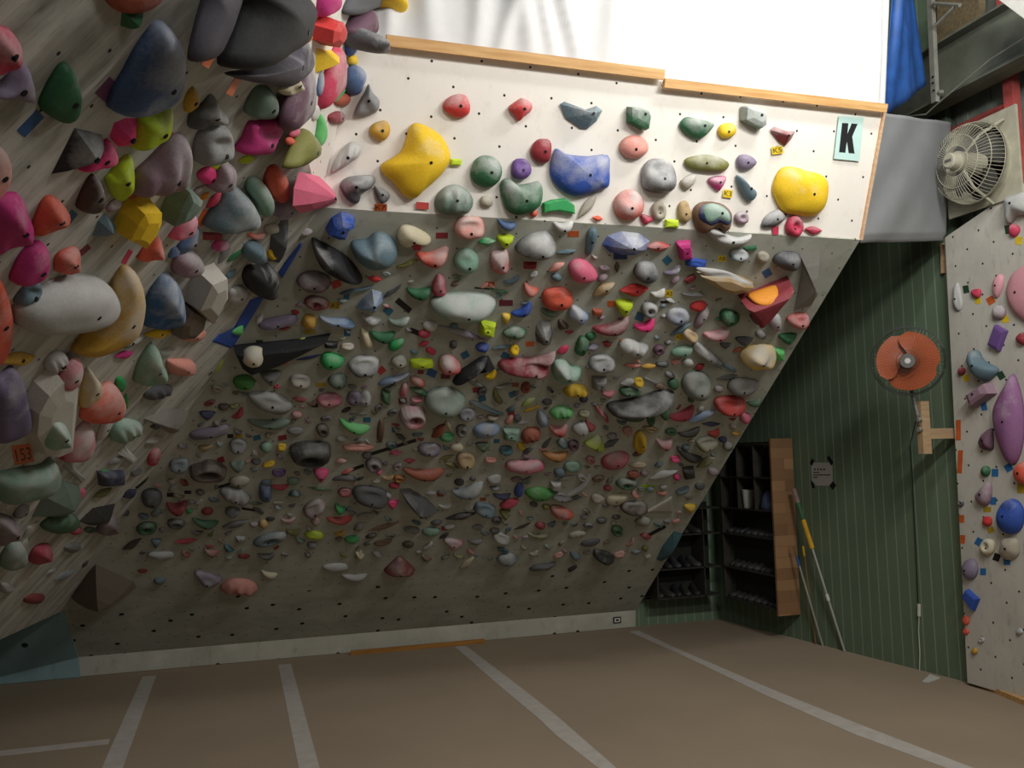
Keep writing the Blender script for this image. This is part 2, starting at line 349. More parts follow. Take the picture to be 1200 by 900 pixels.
# ------------------------------------------------------------------ climbing holds: shape library
def fourier(rs, a, k=(2, 3, 4, 5)):
    ph = [(q, rs.uniform(0, 6.283), rs.uniform(-a, a)) for q in k]
    return lambda t: 1+sum(am*np.cos(q*t+p) for q, p, am in ph)
def dome_from(outline, K, peak, pw, rs, lump=0.05, scoop=None, crater=None, ridge=None):
    """outline: Nx2 in unit space; rings from the rim to the peak.  returns verts (x, y, h) and faces"""
    n = len(outline); pk = np.array(peak, float); V = []; F = []
    p, q = pw; ph = [rs.uniform(0, 6.28) for _ in range(6)]
    for k in range(K+1):
        if k == K: V.append((pk[0], pk[1], 0, 0.0)); break
        r = math.cos(math.pi/2*(k/K)) if p >= 2 else 1-k/K
        for i in range(n):
            xy = pk+(outline[i]-pk)*r; V.append((xy[0], xy[1], 0, r))
    A = np.array(V); x, y, r = A[:, 0], A[:, 1], A[:, 3]
    h = np.maximum(0, 1-r**p)**(1/q)
    h = h*(1+lump*(np.sin(2.6*x+ph[0])*np.cos(2.9*y+ph[1])+0.6*np.sin(5.1*x+ph[2])*np.cos(4.3*y+ph[3])))
    if scoop: h = h*(1-scoop[0]*np.exp(-((x-scoop[1])**2/scoop[3]+(y-scoop[2])**2/scoop[4])))
    if crater: h = h*(1-crater[0]*np.exp(-((x-crater[1])**2+(y-crater[2])**2)/crater[3]))
    if ridge: h = h*(1+ridge[0]*np.cos(ridge[1]*(x*math.cos(ridge[2])+y*math.sin(ridge[2])))*np.minimum(1, h*2))
    h[r > 0.999] = 0
    W = np.stack([x, y, h], 1)
    for k in range(K):
        for i in range(n):
            j = (i+1) % n
            if k == K-1: F.append((k*n+i, k*n+j, K*n))
            else: F.append((k*n+i, k*n+j, (k+1)*n+j, (k+1)*n+i))
    F.append(tuple(range(n-1, -1, -1)))
    return W, F
def superell(n, e, N_=22):
    t = np.arange(N_)*2*math.pi/N_; c, s = np.cos(t), np.sin(t)
    return np.stack([np.sign(c)*np.abs(c)**(2/e), np.sign(s)*np.abs(s)**(2/e)], 1)
def poly_round(pts, per=4):
    """closed Catmull-Rom through the points"""
    P = np.array(pts, float); n = len(P); out = []
    for i in range(n):
        a, b, c, d = P[i-1], P[i], P[(i+1) % n], P[(i+2) % n]
        for k in range(per):
            t = k/per; out.append(0.5*((2*b)+(c-a)*t+(2*a-5*b+4*c-d)*t*t+(-a+3*b-3*c+d)*t**3))
    return np.array(out)
def shape(code, rs, big):
    """unit shapes, x right, y DOWN (as seen), h outwards; also peak and relative depth"""
    N_ = 28 if big else 16; K = 8 if big else 5; t = np.arange(N_)*2*math.pi/N_
    lump = 0.06; flat = False; dr = 0.5; pk = (rs.uniform(-.15, .15), rs.uniform(-.1, .2)); pw = (2.2, 2.0); kw = {}
    fz = fourier(rs, 0.035)(t)[:, None]
    if code in ('be', 'fr'):       # banana swept along an arc
        m = 12 if big else 8; kc = 6; V = []; F = []
        for i in range(m+1):
            u = -1+2*i/m; w = (1-abs(u)**2.6)**0.5*0.62*(1+0.12*math.sin(3*u+rs.uniform(0, .3)))+0.02
            cy = 0.38-0.75*u*u; cy = cy if code == 'be' else -cy
            for k in range(kc+1):
                a = math.pi*k/kc; V.append((u, cy*0.75+math.cos(a)*w*0.8, math.sin(a)*w*1.5*(1-0.25*u*u)))
        for i in range(m):
            for k in range(kc):
                a = i*(kc+1)+k; F.append((a, a+1, a+kc+2, a+kc+1))
        for k in range(kc-1): pass
        W = np.array(V); W[:, 2] /= W[:, 2].max(); W[:, 1] /= np.abs(W[:, 1]).max()
        F = [f for f in F]
        return W, F, (0, 0.28 if code == 'be' else -0.28, 1.0), 0.62, False
    if code == 'ov': o = superell(0, rs.uniform(1.9, 2.5), N_)*fz; dr = .5
    elif code == 'sp': o = superell(0, 2.0, N_)*fourier(rs, 0.015)(t)[:, None]; dr = .55; lump = .02; pw = (2, 2)
    elif code == 'egg': o = superell(0, 2.1, N_)*fz; s_ = rs.choice((-1, 1)); o[:, 1] *= 1-0.28*s_*o[:, 0]; pk = (-.15*s_, .05); dr = .55; lump = .03
    elif code == 'tri': o = poly_round([(-1, -.62), (-.5, -.95), (.45, -.9), (1, -.6), (.75, .05), (.2, .9), (-.15, 1), (-.65, .25)], 3 if big else 2); pk = (0, -.15); pw = (1.8, 1.7)
    elif code == 'tru': o = poly_round([(-1, .7), (-.75, .1), (-.2, -.85), (.1, -1), (.45, -.5), (1, .6), (.6, 1), (-.5, .95)], 3 if big else 2); pk = (0, .25); pw = (1.8, 1.7)
    elif code == 'blk': o = poly_round([(-1, -.75), (-.9, -1), (.8, -.9), (1, -.7), (.95, .75), (.8, 1), (-.85, .9), (-1, .7)], 2); pw = (4, 1.6); flat = True; lump = .05; dr = .55
    elif code == 'leaf': o = superell(0, 2.0, N_); o = o*np.stack([np.ones(N_), (1-np.abs(o[:, 0])**1.6)*0.55+0.45*np.abs(o[:, 1])], 1); o[:, 1] /= np.abs(o[:, 1]).max(); o[:, 1] += .12*np.sin(2*o[:, 0]+rs.uniform(0, 3)); dr = .5
    elif code == 'ring': o = superell(0, 2.1, N_)*fz; kw = dict(crater=(.75, 0, -.05, .13)); pw = (3, 2); pk = (0, 0); K += 3; dr = .5
    elif code == 'jug': o = superell(0, 2.4, N_)*fz; kw = dict(scoop=(.55, 0, -.5, .8, .2)); pw = (3, 1.9); pk = (0, .1); K += 3; dr = .6
    elif code == 'pill': o = superell(0, 3.4, N_)*fz; pw = (2.6, 2); kw = dict(ridge=(.07, 5.5, 0)); dr = .6
    elif code == 'rib': o = superell(0, 2.2, N_)*fz; o[:, 1] += .25*o[:, 0]**2-.1; kw = dict(ridge=(.13, 11, .1)); pk = (0, -.1); K += 2; dr = .55
    elif code == 'star': o = superell(0, 2, 20); o *= np.where(np.arange(20) % 4 == 0, 1.0, np.where(np.arange(20) % 4 == 2, .5, .7))[:, None]; pw = (1.2, 1.2); pk = (0, 0)
    elif code == 'wave': o = superell(0, 2.3, N_); o = o*np.array([1, .55]); o[:, 1] += .42*np.sin(2.6*o[:, 0]+rs.choice((0, 3.14))); dr = .6; pk = (0, 0)
    elif code == 'stick': o = superell(0, 5, N_); pw = (4, 2); dr = .5; lump = .02; pk = (0, 0)
    else: raise ValueError(code)
    if code not in ('stick',) and not kw and rs.random() < 0.35: kw = dict(scoop=(.3, rs.uniform(-.3, .3), -.45, .4, .12))
    W, F = dome_from(o, K, pk, pw, rs, lump, **kw)
    W[:, :2] /= np.maximum(np.abs(W[:, :2]).max(0), 1e-6)
    return W, F, (pk[0], pk[1], 1.0), dr, flat
def place(surf, W, cx, cy, hw, hh, ang, depth, lift=0.0, pts=None):
    a = math.radians(-ang); ax = np.array([math.cos(a), math.sin(a)]); ay = np.array([-math.sin(a), math.cos(a)])
    sx = sy = 1.0; ox = oy = 0.0; off = 0.35*depth+lift
    for it in range(7):
        c = surf.at(cx+ox*ax[0]+oy*ay[0], cy+ox*ax[1]+oy*ay[1], off)
        J = [(surf.at(cx+ox*ax[0]+oy*ay[0]+d[0], cy+ox*ax[1]+oy*ay[1]+d[1], off)-c) for d in (ax, ay)]
        base = c-surf.n*(off-lift)
        j = [(q.dot(surf.e1), q.dot(surf.e2)) for q in J]
        L = np.stack([W[:, 0]*hw*sx*j[0][0]+W[:, 1]*hh*sy*j[1][0], W[:, 0]*hw*sx*j[0][1]+W[:, 1]*hh*sy*j[1][1], W[:, 2]*depth], 1)
        wd_ = base+L[:, :1]*surf.e1+L[:, 1:2]*surf.e2+L[:, 2:]*surf.n
        if it == 6: break
        p, z = proj(wd_); d = p-np.array([cx, cy]); u = d@ax; v = d@ay
        sx *= min(1.6, max(.5, 2*hw/max(u.max()-u.min(), 1e-3))); sy *= min(1.6, max(.5, 2*hh/max(v.max()-v.min(), 1e-3)))
        sx = min(max(sx, .12), 2.2); sy = min(max(sy, .12), 2.2)
        ox -= (u.max()+u.min())/2; oy -= (v.max()+v.min())/2
    return base, L, wd_
def grip_values(L, W):
    """0 at the lower rim .. 1 on the upper gripping side"""
    y = L[:, 1]; r = (y-y.min())/max(y.max()-y.min(), 1e-6)
    return 0.75*r+0.35*W[:, 2]
m_bolt = plain('black_bolt_steel', '17171a', 0.5, 0.3, var=0.05)
HOLDS = []                                  # records, labelled at the end
DEPTH = {'B': 1.0, 'K': 0.8, 'L': 0.85, 'U': 0.95, 'R': 0.8}
def hold(sf, x, y, w, h, ang, code, color, chalk=1, desc=None, poly=None, dr=None, lift=0.0, name='climbing_hold', peak=None, flat=None, cat='climbing hold', bolt=True, pw=None):
    """one resin hold; x, y, w, h, ang in survey pixels"""
    if sf == 'L' and poly is None and SL.at(x, y, 0.06)[2] > s2[2]: sf = 'U'
    surf = {'B': SB, 'K': SK, 'L': SL, 'U': SU, 'R': SR}[sf]
    rs = random.Random(int(x*131+y*17+w))
    big = max(w, h) >= 26
    if poly is not None:
        P = np.array(poly, float); x0, y0 = P.min(0); x1, y1 = P.max(0); x, y, w, h = (x0+x1)/2, (y0+y1)/2, x1-x0, y1-y0; ang = 0
        nP = (P-[x, y])/[w/2, h/2]
        pk = np.array(((peak[0]-x)/(w/2), (peak[1]-y)/(h/2))) if peak is not None else nP.mean(0)*0.8
        if sf in 'LU': pk = pk*0.55
        if code == 'facet': o = poly_round(nP, 1); W, F = dome_from(o, 3, pk, pw or (1.3, 1.1), rs, 0.02); fl = True; d0 = .6
        elif code == 'plate': o = np.concatenate([nP]); W, F = dome_from(o, 4, pk, pw or (9, 3), rs, 0.0); fl = True; d0 = .3
        elif code == 'prism': o = nP; W, F = dome_from(o, 3, pk, pw or (7, 2.4), rs, 0.0); fl = True; d0 = .6
        elif code == 'bowl': o = poly_round(nP, 2); W, F = dome_from(o, 10, pk, pw or (8, 3), rs, 0.02, crater=(.75, pk[0], pk[1], .16)); fl = True; d0 = .6
        elif code == 'jug': o = poly_round(nP, 3); W, F = dome_from(o, 10, pk, pw or (3, 2), rs, 0.04, scoop=(.6, pk[0], pk[1]-.35, .4, .1)); fl = False; d0 = .6
        elif code == 'rib': o = poly_round(nP, 3); W, F = dome_from(o, 10, pk, pw or (2.2, 2), rs, 0.03, ridge=(.12, 12, .3)); fl = False; d0 = .6
        elif code == 'rock': o = poly_round(nP, 3); W, F = dome_from(o, 7, pk, pw or (2.5, 1.8), rs, 0.22); fl = False; d0 = .6
        else: o = poly_round(nP, 3); W, F = dome_from(o, 9, pk, pw or ((3.6, 2.1) if sf in 'LU' else (2.4, 2)), rs, 0.04); fl = False; d0 = .55
        W[:, :2] = W[:, :2]; pk3 = (pk[0], pk[1], 1.0)
        mn, mx = W[:, :2].min(0), W[:, :2].max(0); W[:, :2] = (W[:, :2]-(mn+mx)/2)/((mx-mn)/2); big = True
    else:
        W, F, pk3, d0, fl = shape(code, rs, big)
    if flat is not None: fl = flat
    c0 = surf.at(x, y, 0.02); dist = (c0-CAM).dot(M@EZ)
    depth = min((dr or d0)*min(w, h)*dist/FPX*DEPTH[sf], 0.30)
    depth = max(depth, 0.008)
    base, L, Wd = place(surf, W, x, y, w/2, h/2, ang, depth, lift)
    HOLDS.append(dict(sf=sf, surf=surf, x=x, y=y, w=w, h=h, ang=ang, code=code, color=color, chalk=chalk, desc=desc, W=W, F=F, L=L, base=base, Wd=Wd, flat=fl, name=name, cat=cat, bolt=bolt and code not in ('stick', 'plate') and min(w, h) >= 12, pk=pk3, depth=depth))
    return HOLDS[-1]
TAPES = []
def tape(sf, x, y, w, h, ang, color, text=None, lift=0.0):
    TAPES.append((sf, x, y, w, h, ang, color, text, lift))
# ------------------------------------------------------------------ survey of the holds: traced outlines of the large ones
def PH(sf, code, color, chalk, desc, pts, **k):
    P = [tuple(float(q) for q in p.split(',')) for p in pts.split()]
    return hold(sf, 0, 0, 0, 0, 0, code, color, chalk, desc, poly=P, **k)
# white top panel
PH('K','dome','yellow',1,'large yellow saddle-shaped hold','446,193 460,184 470,176 476,160 480,148 489,144 505,150 519,161 528,180 526,192 518,204 508,214 496,224 486,233 474,231 460,214 449,204',peak=(500,190),dr=.4)
PH('K','dome','yellow',1,'large yellow hold with a pale right edge','905,222 909,206 917,196 930,195 945,199 962,203 971,211 971,230 965,246 952,254 935,252 918,248 910,236',peak=(945,226),dr=.4)
PH('K','dome','blue',2,'large blue hold with chalky top lip','650,174 658,178 672,181 690,182 713,181 715,200 714,218 704,222 690,227 674,230 660,224 648,212 644,196',peak=(686,204),dr=.38)
PH('K','facet','slate',2,'grey green bird-shaped hold','656,122 661,119 671,126 684,129 699,124 706,129 699,142 688,151 680,150 663,138',peak=(690,133))
PH('K','prism','dgreen',2,'square green block','734,125 745,125 760,130 763,137 760,153 752,152 734,143',peak=(753,134))
PH('K','dome','dgreen',2,'pointed teal green hold','796,146 803,137 815,138 837,144 834,152 825,161 816,163 803,156',peak=(822,147))
PH('K','prism','greygreen',3,'pale grey green block','868,125 875,124 880,127 897,130 899,136 898,148 892,152 877,146 867,141',peak=(889,135))
PH('K','facet','maroon',2,'angular wine red hold','902,152 907,148 920,153 932,154 927,163 920,171 913,166',peak=(918,159))
PH('K','dome','red',2,'red hold with a drooping tip','596,126 606,118 613,115 624,121 623,130 613,138 608,142 603,135',peak=(612,128))
PH('K','dome','dgreen',2,'grey green scooped hold','586,222 588,211 596,209 606,216 620,214 632,212 636,222 634,238 624,248 606,252 593,245',peak=(612,234))
PH('K','plate','green',0,'bright green bent bar hold','635,238 645,234 662,232 673,240 674,251 664,249 652,247 635,249',peak=(657,240),dr=.45)
PH('K','dome','slate',1,'dark blue grey hooked hold','862,208 865,205 871,215 880,219 887,226 885,233 878,236 868,226',peak=(876,220))
PH('K','dome','brown',1,'brown mushroom hold with green inside','811,254 813,243 821,237 833,236 848,239 857,248 858,258 855,269 848,272 842,268 833,268 824,274 816,268',peak=(834,254))
PH('K','dome','navy',2,'purple band layered on the brown mushroom hold','817,256 819,243 828,238 842,239 854,247 857,258 852,266 840,262 828,266',peak=(836,254),lift=.035,bolt=False)
PH('K','dome','mint',2,'pale green cap of the brown mushroom hold','822,256 823,244 832,238 845,241 855,250 856,260 848,262 838,258 828,262',peak=(842,249),lift=.055)
PH('K','rock','grey',1,'grey lumpy rock hold','415,137 418,124 427,108 432,98 436,108 445,118 443,131 430,137')
PH('K','rib','lgrey',2,'tapered chalky grey hold','388,203 391,190 400,176 412,166 423,172 422,182 412,190 400,198')
PH('K','rock','dgrey',2,'two-lobed dark grey hold','398,218 405,208 420,205 437,205 440,213 432,222 424,225 421,236 415,239 405,232',peak=(415,218))
PH('K','dome','dgrey',2,'small pointed dark grey hold','438,217 443,218 456,225 457,232 449,239 442,232')
# grey overhang
PH('B','prism','blue',1,'royal blue block','389,256 400,248 414,253 416,259 408,266 404,281 396,281 381,273')
PH('B','dome','black',1,'big black blade-shaped hold','365,278 375,282 395,294 412,310 425,334 410,333 392,325 374,311 367,295',peak=(392,308),dr=.5)
PH('B','dome','slate',1,'large slate grey boulder','411,285 420,281 430,280 440,271 453,273 464,285 466,300 458,311 440,317 425,313 413,300',dr=.6,bolt=False)
PH('B','dome','cream',1,'cream curved hold','465,275 470,264 481,263 495,270 505,279 505,286 495,285 487,281 479,290 470,290 466,283')
PH('B','dome','dgrey',3,'dark grey triangular hold with chalk patch','603,294 611,281 626,272 640,270 649,279 652,293 640,303 625,305 610,301',peak=(632,292),dr=.6)
PH('B','facet','blue',3,'large faceted blue hold','705,286 712,276 728,271 748,273 761,282 760,292 745,299 728,299 714,295',peak=(738,282),dr=.6)
PH('B','jug','lgrey',2,'pale grey scooped hold','826,267 838,265 850,274 866,279 881,275 877,283 864,288 850,289 836,282',dr=.5)
PH('B','prism','tan',1,'wide bowl with wooden underside','813,315 830,316 852,318 870,326 883,334 878,341 858,345 838,338 824,327',peak=(850,327),dr=.5,bolt=False)
PH('B','jug','lgrey',3,'chalky grey top of the wide bowl','815,313 832,313 852,317 868,325 882,333 872,337 852,334 832,325',lift=.045,dr=.2,bolt=False)
PH('B','dome','dgrey',1,'dark grey stone','905,305 911,297 924,294 938,297 939,308 932,318 920,318 909,312',peak=(925,303))
PH('B','facet','volgrey',0,'tall curved grey volume','930,364 936,335 941,312 938,298 961,293 958,318 959,345 951,358',peak=(950,330),dr=.5,name='wooden_volume',cat='wall volume',bolt=False)
PH('B','plate','maroon',0,'wine red triangular volume','864,352 890,342 931,323 914,345 898,368 883,385 878,372',peak=(893,352),dr=.5,name='wooden_volume',cat='wall volume',bolt=False)
PH('B','dome','orange',0,'orange bowl hold','875,351 889,343 912,334 914,346 904,362 888,361',peak=(897,350),lift=.04,dr=.8)
PH('B','rock','yellow',3,'chalky yellow lump hold','866,420 869,410 880,404 896,402 908,406 910,418 902,428 884,434 874,430',dr=.6)
PH('B','dome','mint',3,'big grey green oval hold','503,357 510,347 525,343 545,341 566,343 579,350 581,358 575,367 562,376 545,379 524,376 509,369',peak=(545,362),dr=.7)
PH('B','facet','lblue',2,'pale blue tapering hold','417,360 425,349 436,339 447,342 449,352 440,366 428,364',peak=(437,350))
PH('B','jug','maroon',2,'long wine coloured horn hold','583,434 588,424 605,421 625,420 640,415 651,411 645,425 641,439 632,445 616,442 598,441',peak=(625,432),dr=.6)
PH('B','rock','mint',2,'lumpy grey green rock','646,430 650,420 662,420 670,428 681,431 680,438 672,442 667,450 655,451 647,441')
PH('B','plate','black',0,'black triangular volume','273,407 290,405 350,398 388,390 345,416 330,425 310,433 292,440 281,430',peak=(310,415),dr=.35,name='wooden_volume',cat='wall volume',bolt=False)
PH('B','dome','cream',2,'cream egg on the black volume','283,420 286,410 296,405 307,408 310,418 306,428 296,431 288,428',lift=.05,peak=(297,419))
PH('B','dome','plum',2,'round plum coloured hold','347,330 354,320 370,317 385,323 388,333 380,342 365,344 353,339')
PH('B','facet','dgrey',2,'chalky grey grip with square rim','628,381 633,375 645,375 648,390 645,403 637,405 629,400 627,391',peak=(638,392),dr=.6)
PH('B','dome','black',2,'long black sausage-shaped hold','710,486 714,478 728,474 748,468 765,460 778,456 788,458 791,464 785,470 768,476 750,484 732,491 717,493',peak=(750,475),dr=.75)
PH('B','bowl','black',1,'black octagonal bowl','339,530 342,522 355,516 380,516 388,523 387,538 372,550 360,550 345,542',peak=(363,538),dr=.5)
PH('B','bowl','dbrown',1,'dark brown scalloped hold','222,556 225,548 236,543 243,538 254,540 262,548 266,555 262,563 248,566 230,565',dr=.6)
PH('B','bowl','crimson',3,'red and white round jug','468,492 470,480 480,474 492,476 499,485 497,496 488,504 476,504',dr=.6,peak=(486,488))
PH('B','rib','grey',3,'ribbed chalky bean hold','724,406 730,397 742,396 752,402 760,406 757,415 748,419 734,416',dr=.6)
PH('B','facet','dgrey',1,'dark slanted blade hold','468,573 480,572 500,585 515,600 500,608 490,606 476,590',peak=(490,590),dr=.6)
PH('B','dome','black',1,'long dark diagonal blade','530,452 538,438 550,428 566,416 572,418 560,430 545,442 533,452',dr=.5,bolt=False)
PH('B','facet','black',1,'small black three-armed hold','563,422 572,416 576,424 580,432 570,430 556,438 562,430',bolt=False)
PH('B','facet','teal',1,'long teal hold jutting past the panel edge','769,655 776,640 790,622 800,625 795,634 784,649 775,658',dr=.3,bolt=False)
PH('B','facet','volbrown',0,'dark faceted wooden volume','80,714 112,661 156,690 160,700 148,712 110,717',peak=(118,700),dr=.6,name='wooden_volume',cat='wall volume',bolt=False)
PH('B','plate','volwhite',0,'white triangular volume','757,600 787,581 789,600',peak=(779,594),dr=.14,name='wooden_volume',cat='wall volume',bolt=False)

PH('L','plate','blue',0,'wide blue vinyl strip along the seam','312,344 308,352 286,408 268,408 248,398 256,390 270,388 292,352',peak=(284,378),dr=.03,name='vinyl_strip',cat='vinyl strip',bolt=False)
PH('B','plate','blue',0,'narrow blue vinyl strip by the seam','352,284 354,286 330,326 326,318',peak=(340,304),dr=.1,name='vinyl_strip',cat='vinyl strip',bolt=False)
# left overhang
PH('L','dome','rust',1,'rust brown hold cut by the top edge','112,-12 118,4 130,14 146,16 162,15 180,8 196,-4 196,-22 112,-22',dr=.4,bolt=False)
PH('L','facet','dgreen',0,'dark green wedge','143,12 141,30 152,34 162,25 168,12',dr=.7,bolt=False)
PH('L','dome','slateblue',2,'large slate blue hold','124,130 130,112 146,88 164,58 182,34 194,23 206,24 217,38 218,62 214,86 202,110 180,128 150,138 130,137',peak=(195,90),dr=.5)
PH('L','dome','dgreen',1,'rounded dark green hold','44,122 50,108 61,90 74,74 84,72 92,84 96,102 94,122 88,138 76,145 62,140 50,132',peak=(84,112),dr=.5)
PH('L','rock','crimson',2,'chalky red hold at the left border','-24,30 5,27 19,36 27,52 20,72 6,86 -24,90',dr=.5)
PH('L','dome','lilac',1,'grey mauve wedge at the left border','-18,112 4,96 28,72 36,82 42,106 38,121 14,116',dr=.5)
PH('L','dome','lime',1,'large lime yellow hold','151,176 158,154 164,140 184,131 201,112 203,134 195,155 178,168 162,177',peak=(188,152),dr=.5)
PH('L','facet','hotpink',1,'small hot pink hold tucked under the slate blue one','128,160 134,144 148,138 160,138 159,156 150,171 138,172')
PH('L','dome','hotpink',1,'long hot pink hold beside the black one','91,202 100,190 121,168 130,162 138,175 139,187 125,195 108,198',dr=.45)
PH('L','facet','black',2,'angular black hold','60,204 72,180 87,150 100,152 118,156 123,166 118,176 100,186 82,198',peak=(100,170),dr=.5)
PH('L','dome','mustard',1,'small mustard hold','215,132 216,115 227,101 234,108 234,120 225,128')
PH('U','dome','purpleblack',0,'tall dark purple grey slab','219,72 221,50 236,0 243,-22 285,-25 277,4 258,46 248,66 238,73',dr=.35,bolt=False)
PH('U','dome','black',0,'huge black hold','254,76 262,48 280,0 285,-26 372,-26 371,0 362,22 350,40 328,56 300,70 272,82',peak=(345,20),dr=.5)
PH('U','dome','purpleblack',1,'purple grey hold under the huge black one','262,84 290,80 320,70 345,55 354,42 363,52 369,69 360,82 342,93 325,102 305,97 284,93',peak=(342,75),dr=.5)
PH('L','rock','dgrey',2,'angular grey and black rock','219,150 222,132 237,121 247,110 254,113 260,125 268,134 266,140 250,145 228,152',dr=.5)
PH('L','dome','greygreen',1,'rounded grey green cup','285,132 291,115 304,99 320,100 327,112 327,128 320,138 305,140 291,138',peak=(318,122),dr=.5)
PH('U','rock','cream',1,'cream rock','325,105 338,91 352,82 357,92 355,105 345,112 333,112')
PH('L','jug','magenta',1,'large magenta hold','273,179 283,164 292,144 305,142 324,131 332,142 330,152 318,165 310,180 290,182',peak=(308,160),dr=.5)
PH('L','jug','grey',2,'large grey sculpted hold','225,193 227,166 240,149 261,142 273,152 275,168 268,182 255,190 240,195',peak=(255,172),dr=.55)
PH('L','rib','mauve',2,'ribbed grey shell hold','150,232 158,206 175,190 195,170 212,155 226,156 226,176 222,196 210,215 195,227 170,231',peak=(200,200),dr=.5)
PH('U','dome','plum',2,'tall mauve hold','327,142 335,114 350,84 366,70 371,90 371,115 365,135 350,148 336,154',peak=(356,120),dr=.45)
PH('U','dome','crimson',2,'tall crimson hold','372,128 376,105 386,76 399,52 405,56 407,80 402,105 390,118 378,128',peak=(395,90),dr=.5,bolt=False)
PH('U','prism','red',1,'red cube-shaped block','366,48 370,30 385,17 398,18 407,30 402,46 388,56',peak=(392,30),dr=.7,bolt=False)
PH('U','facet','yellow',1,'yellow wedge under the red block','369,85 371,56 386,58 398,56 390,70 378,81',bolt=False)
PH('U','dome','magenta',0,'dark magenta hold at the top','370,20 372,0 378,-15 400,-15 401,2 388,16 374,20',bolt=False)
PH('U','dome','dgrey',0,'dark olive hold at the top','400,18 405,0 415,-20 450,-20 448,1 430,11',bolt=False)
PH('U','dome','plum',1,'mauve brown ball','403,42 410,25 425,10 441,6 444,20 440,35 430,43',dr=.7,bolt=False)
PH('U','dome','dgrey',2,'slate grey ball by the board end','406,58 412,40 432,27 450,35 453,49 444,61 424,63',dr=1.3,bolt=False)
PH('U','dome','yellow',0,'yellow hold at the top','434,-12 448,-26 474,-22 471,4 461,20 450,32 438,24 433,8',dr=1.0,bolt=False)
PH('U','dome','slateblue',2,'blue grey ball','403,110 407,88 418,74 428,78 432,92 425,107 411,112',dr=.7,bolt=False)
PH('U','rib','olive',1,'ribbed olive leaf-shaped hold','330,198 338,180 350,161 364,150 375,160 377,172 368,185 350,196',dr=.5)
PH('U','dome','lightgreen',1,'pale green hold behind the olive one','368,170 372,148 376,132 384,145 384,160 377,172',bolt=False)
PH('U','facet','pink',1,'pink pyramid hold','343,240 345,220 351,201 374,203 386,213 395,240 380,246 350,250',peak=(362,222),dr=.6)
PH('L','dome','coral',1,'orange red egg','308,218 315,196 328,192 338,205 340,222 335,233 325,238',dr=.6,bolt=False)
PH('L','dome','mint',2,'pale grey green pear-shaped hold','286,220 294,206 309,208 322,226 322,245 309,255 300,240',dr=.6,bolt=False)
PH('L','dome','lilac',2,'lilac ball','317,255 322,240 338,228 350,240 348,250 335,256',dr=.6)
PH('L','dome','slate',2,'large purple grey drop-shaped hold','236,268 250,246 268,221 280,215 297,230 306,251 297,265 270,272 246,275',peak=(280,248),dr=.6,bolt=False)
PH('L','dome','mauve',2,'mauve ball','240,222 250,205 262,187 278,190 277,206 270,221 255,226',dr=.6)
PH('L','prism','greygreen',1,'dark green prism with white rim','185,266 195,240 213,208 238,222 232,236 214,256 196,262',peak=(216,232),dr=.6,bolt=False)
PH('L','prism','yellow',0,'yellow hexagonal block','130,276 144,250 157,232 165,229 190,229 190,248 180,270 160,292 148,283',peak=(160,256),dr=.6,bolt=False)
PH('L','facet','slate',1,'small slate blue wedge','108,276 115,258 122,250 136,262 131,273 118,277',bolt=False)
PH('L','rock','lime',1,'leaf-shaped green hold','122,210 130,200 142,186 155,180 158,200 154,219 143,236 132,232',dr=.5)
PH('L','dome','dbrown',1,'striped dark grey cone','88,244 98,222 113,203 122,215 124,232 115,250 98,251',peak=(112,222),dr=.6)
PH('L','rock','magenta',1,'large magenta hold at the left border','-16,300 -12,250 0,230 24,224 35,245 40,262 34,280 15,292 -10,299',peak=(20,262),dr=.5)
PH('L','rock','coral',1,'coral two-ridged hold','33,275 42,250 55,228 70,230 83,245 80,255 68,262 58,272 40,277',peak=(60,250),dr=.5)
PH('L','dome','magenta',1,'magenta egg','10,330 15,315 27,296 42,282 57,281 59,299 52,318 35,332 18,336',peak=(46,312),dr=.5)
PH('L','rock','coral',2,'small chalky coral hold','62,318 65,300 80,290 95,288 95,302 85,322 68,322')
PH('L','dome','salmon',2,'salmon hold at the left border','-18,240 -18,165 5,168 14,185 14,205 3,227',dr=.4)
PH('L','dome','coral',1,'tall orange hold at the left border','-20,425 -20,310 0,318 10,340 16,370 12,405 0,432',dr=.4)
PH('L','dome','lgrey',2,'large pale grey oval hold','12,377 18,358 48,336 80,322 110,320 130,328 142,344 140,361 120,378 90,389 50,393 20,390',peak=(105,355),dr=.55)
PH('L','dome','mustard',2,'large sandy yellow crescent-shaped hold','82,414 92,400 116,364 136,332 150,311 163,309 171,334 165,369 150,394 125,410 97,419',peak=(150,360),dr=.45)
PH('L','jug','slate',1,'small slate rimmed hold','15,358 25,340 43,326 50,338 36,352')
PH('L','rock','denim',2,'large blue hold with chalk patch','165,378 172,350 185,330 200,318 214,330 218,354 210,378 195,387 175,385',peak=(202,348),dr=.55,bolt=False)
PH('L','dome','mauve',2,'grey mauve bowl','200,320 205,302 224,290 238,300 240,312 225,325 208,326',dr=.6)
PH('L','dome','pink',2,'pink pebble hold','197,282 205,269 221,251 232,248 228,265 215,278')
PH('L','rock','coral',2,'pink striped cube hold','160,307 170,290 186,273 193,285 188,303 171,307',bolt=False)
PH('L','dome','slate',1,'blue grey ball above the black one','283,301 287,288 298,281 309,284 313,296 306,309 292,310',dr=.7,bolt=False)
PH('L','dome','black',1,'big black ball by the seam','283,325 290,311 305,309 325,308 327,334 318,352 301,350 288,340',dr=.6,bolt=False)
PH('L','facet','dgrey',1,'dark green grey volume','318,275 330,258 338,257 335,290 327,308 314,304',name='wooden_volume',cat='wall volume',bolt=False)
PH('L','prism','volwhite',0,'boxy white volume','214,356 236,318 264,308 267,338 250,364 240,380',peak=(252,332),dr=.6,name='wooden_volume',cat='wall volume',bolt=False)
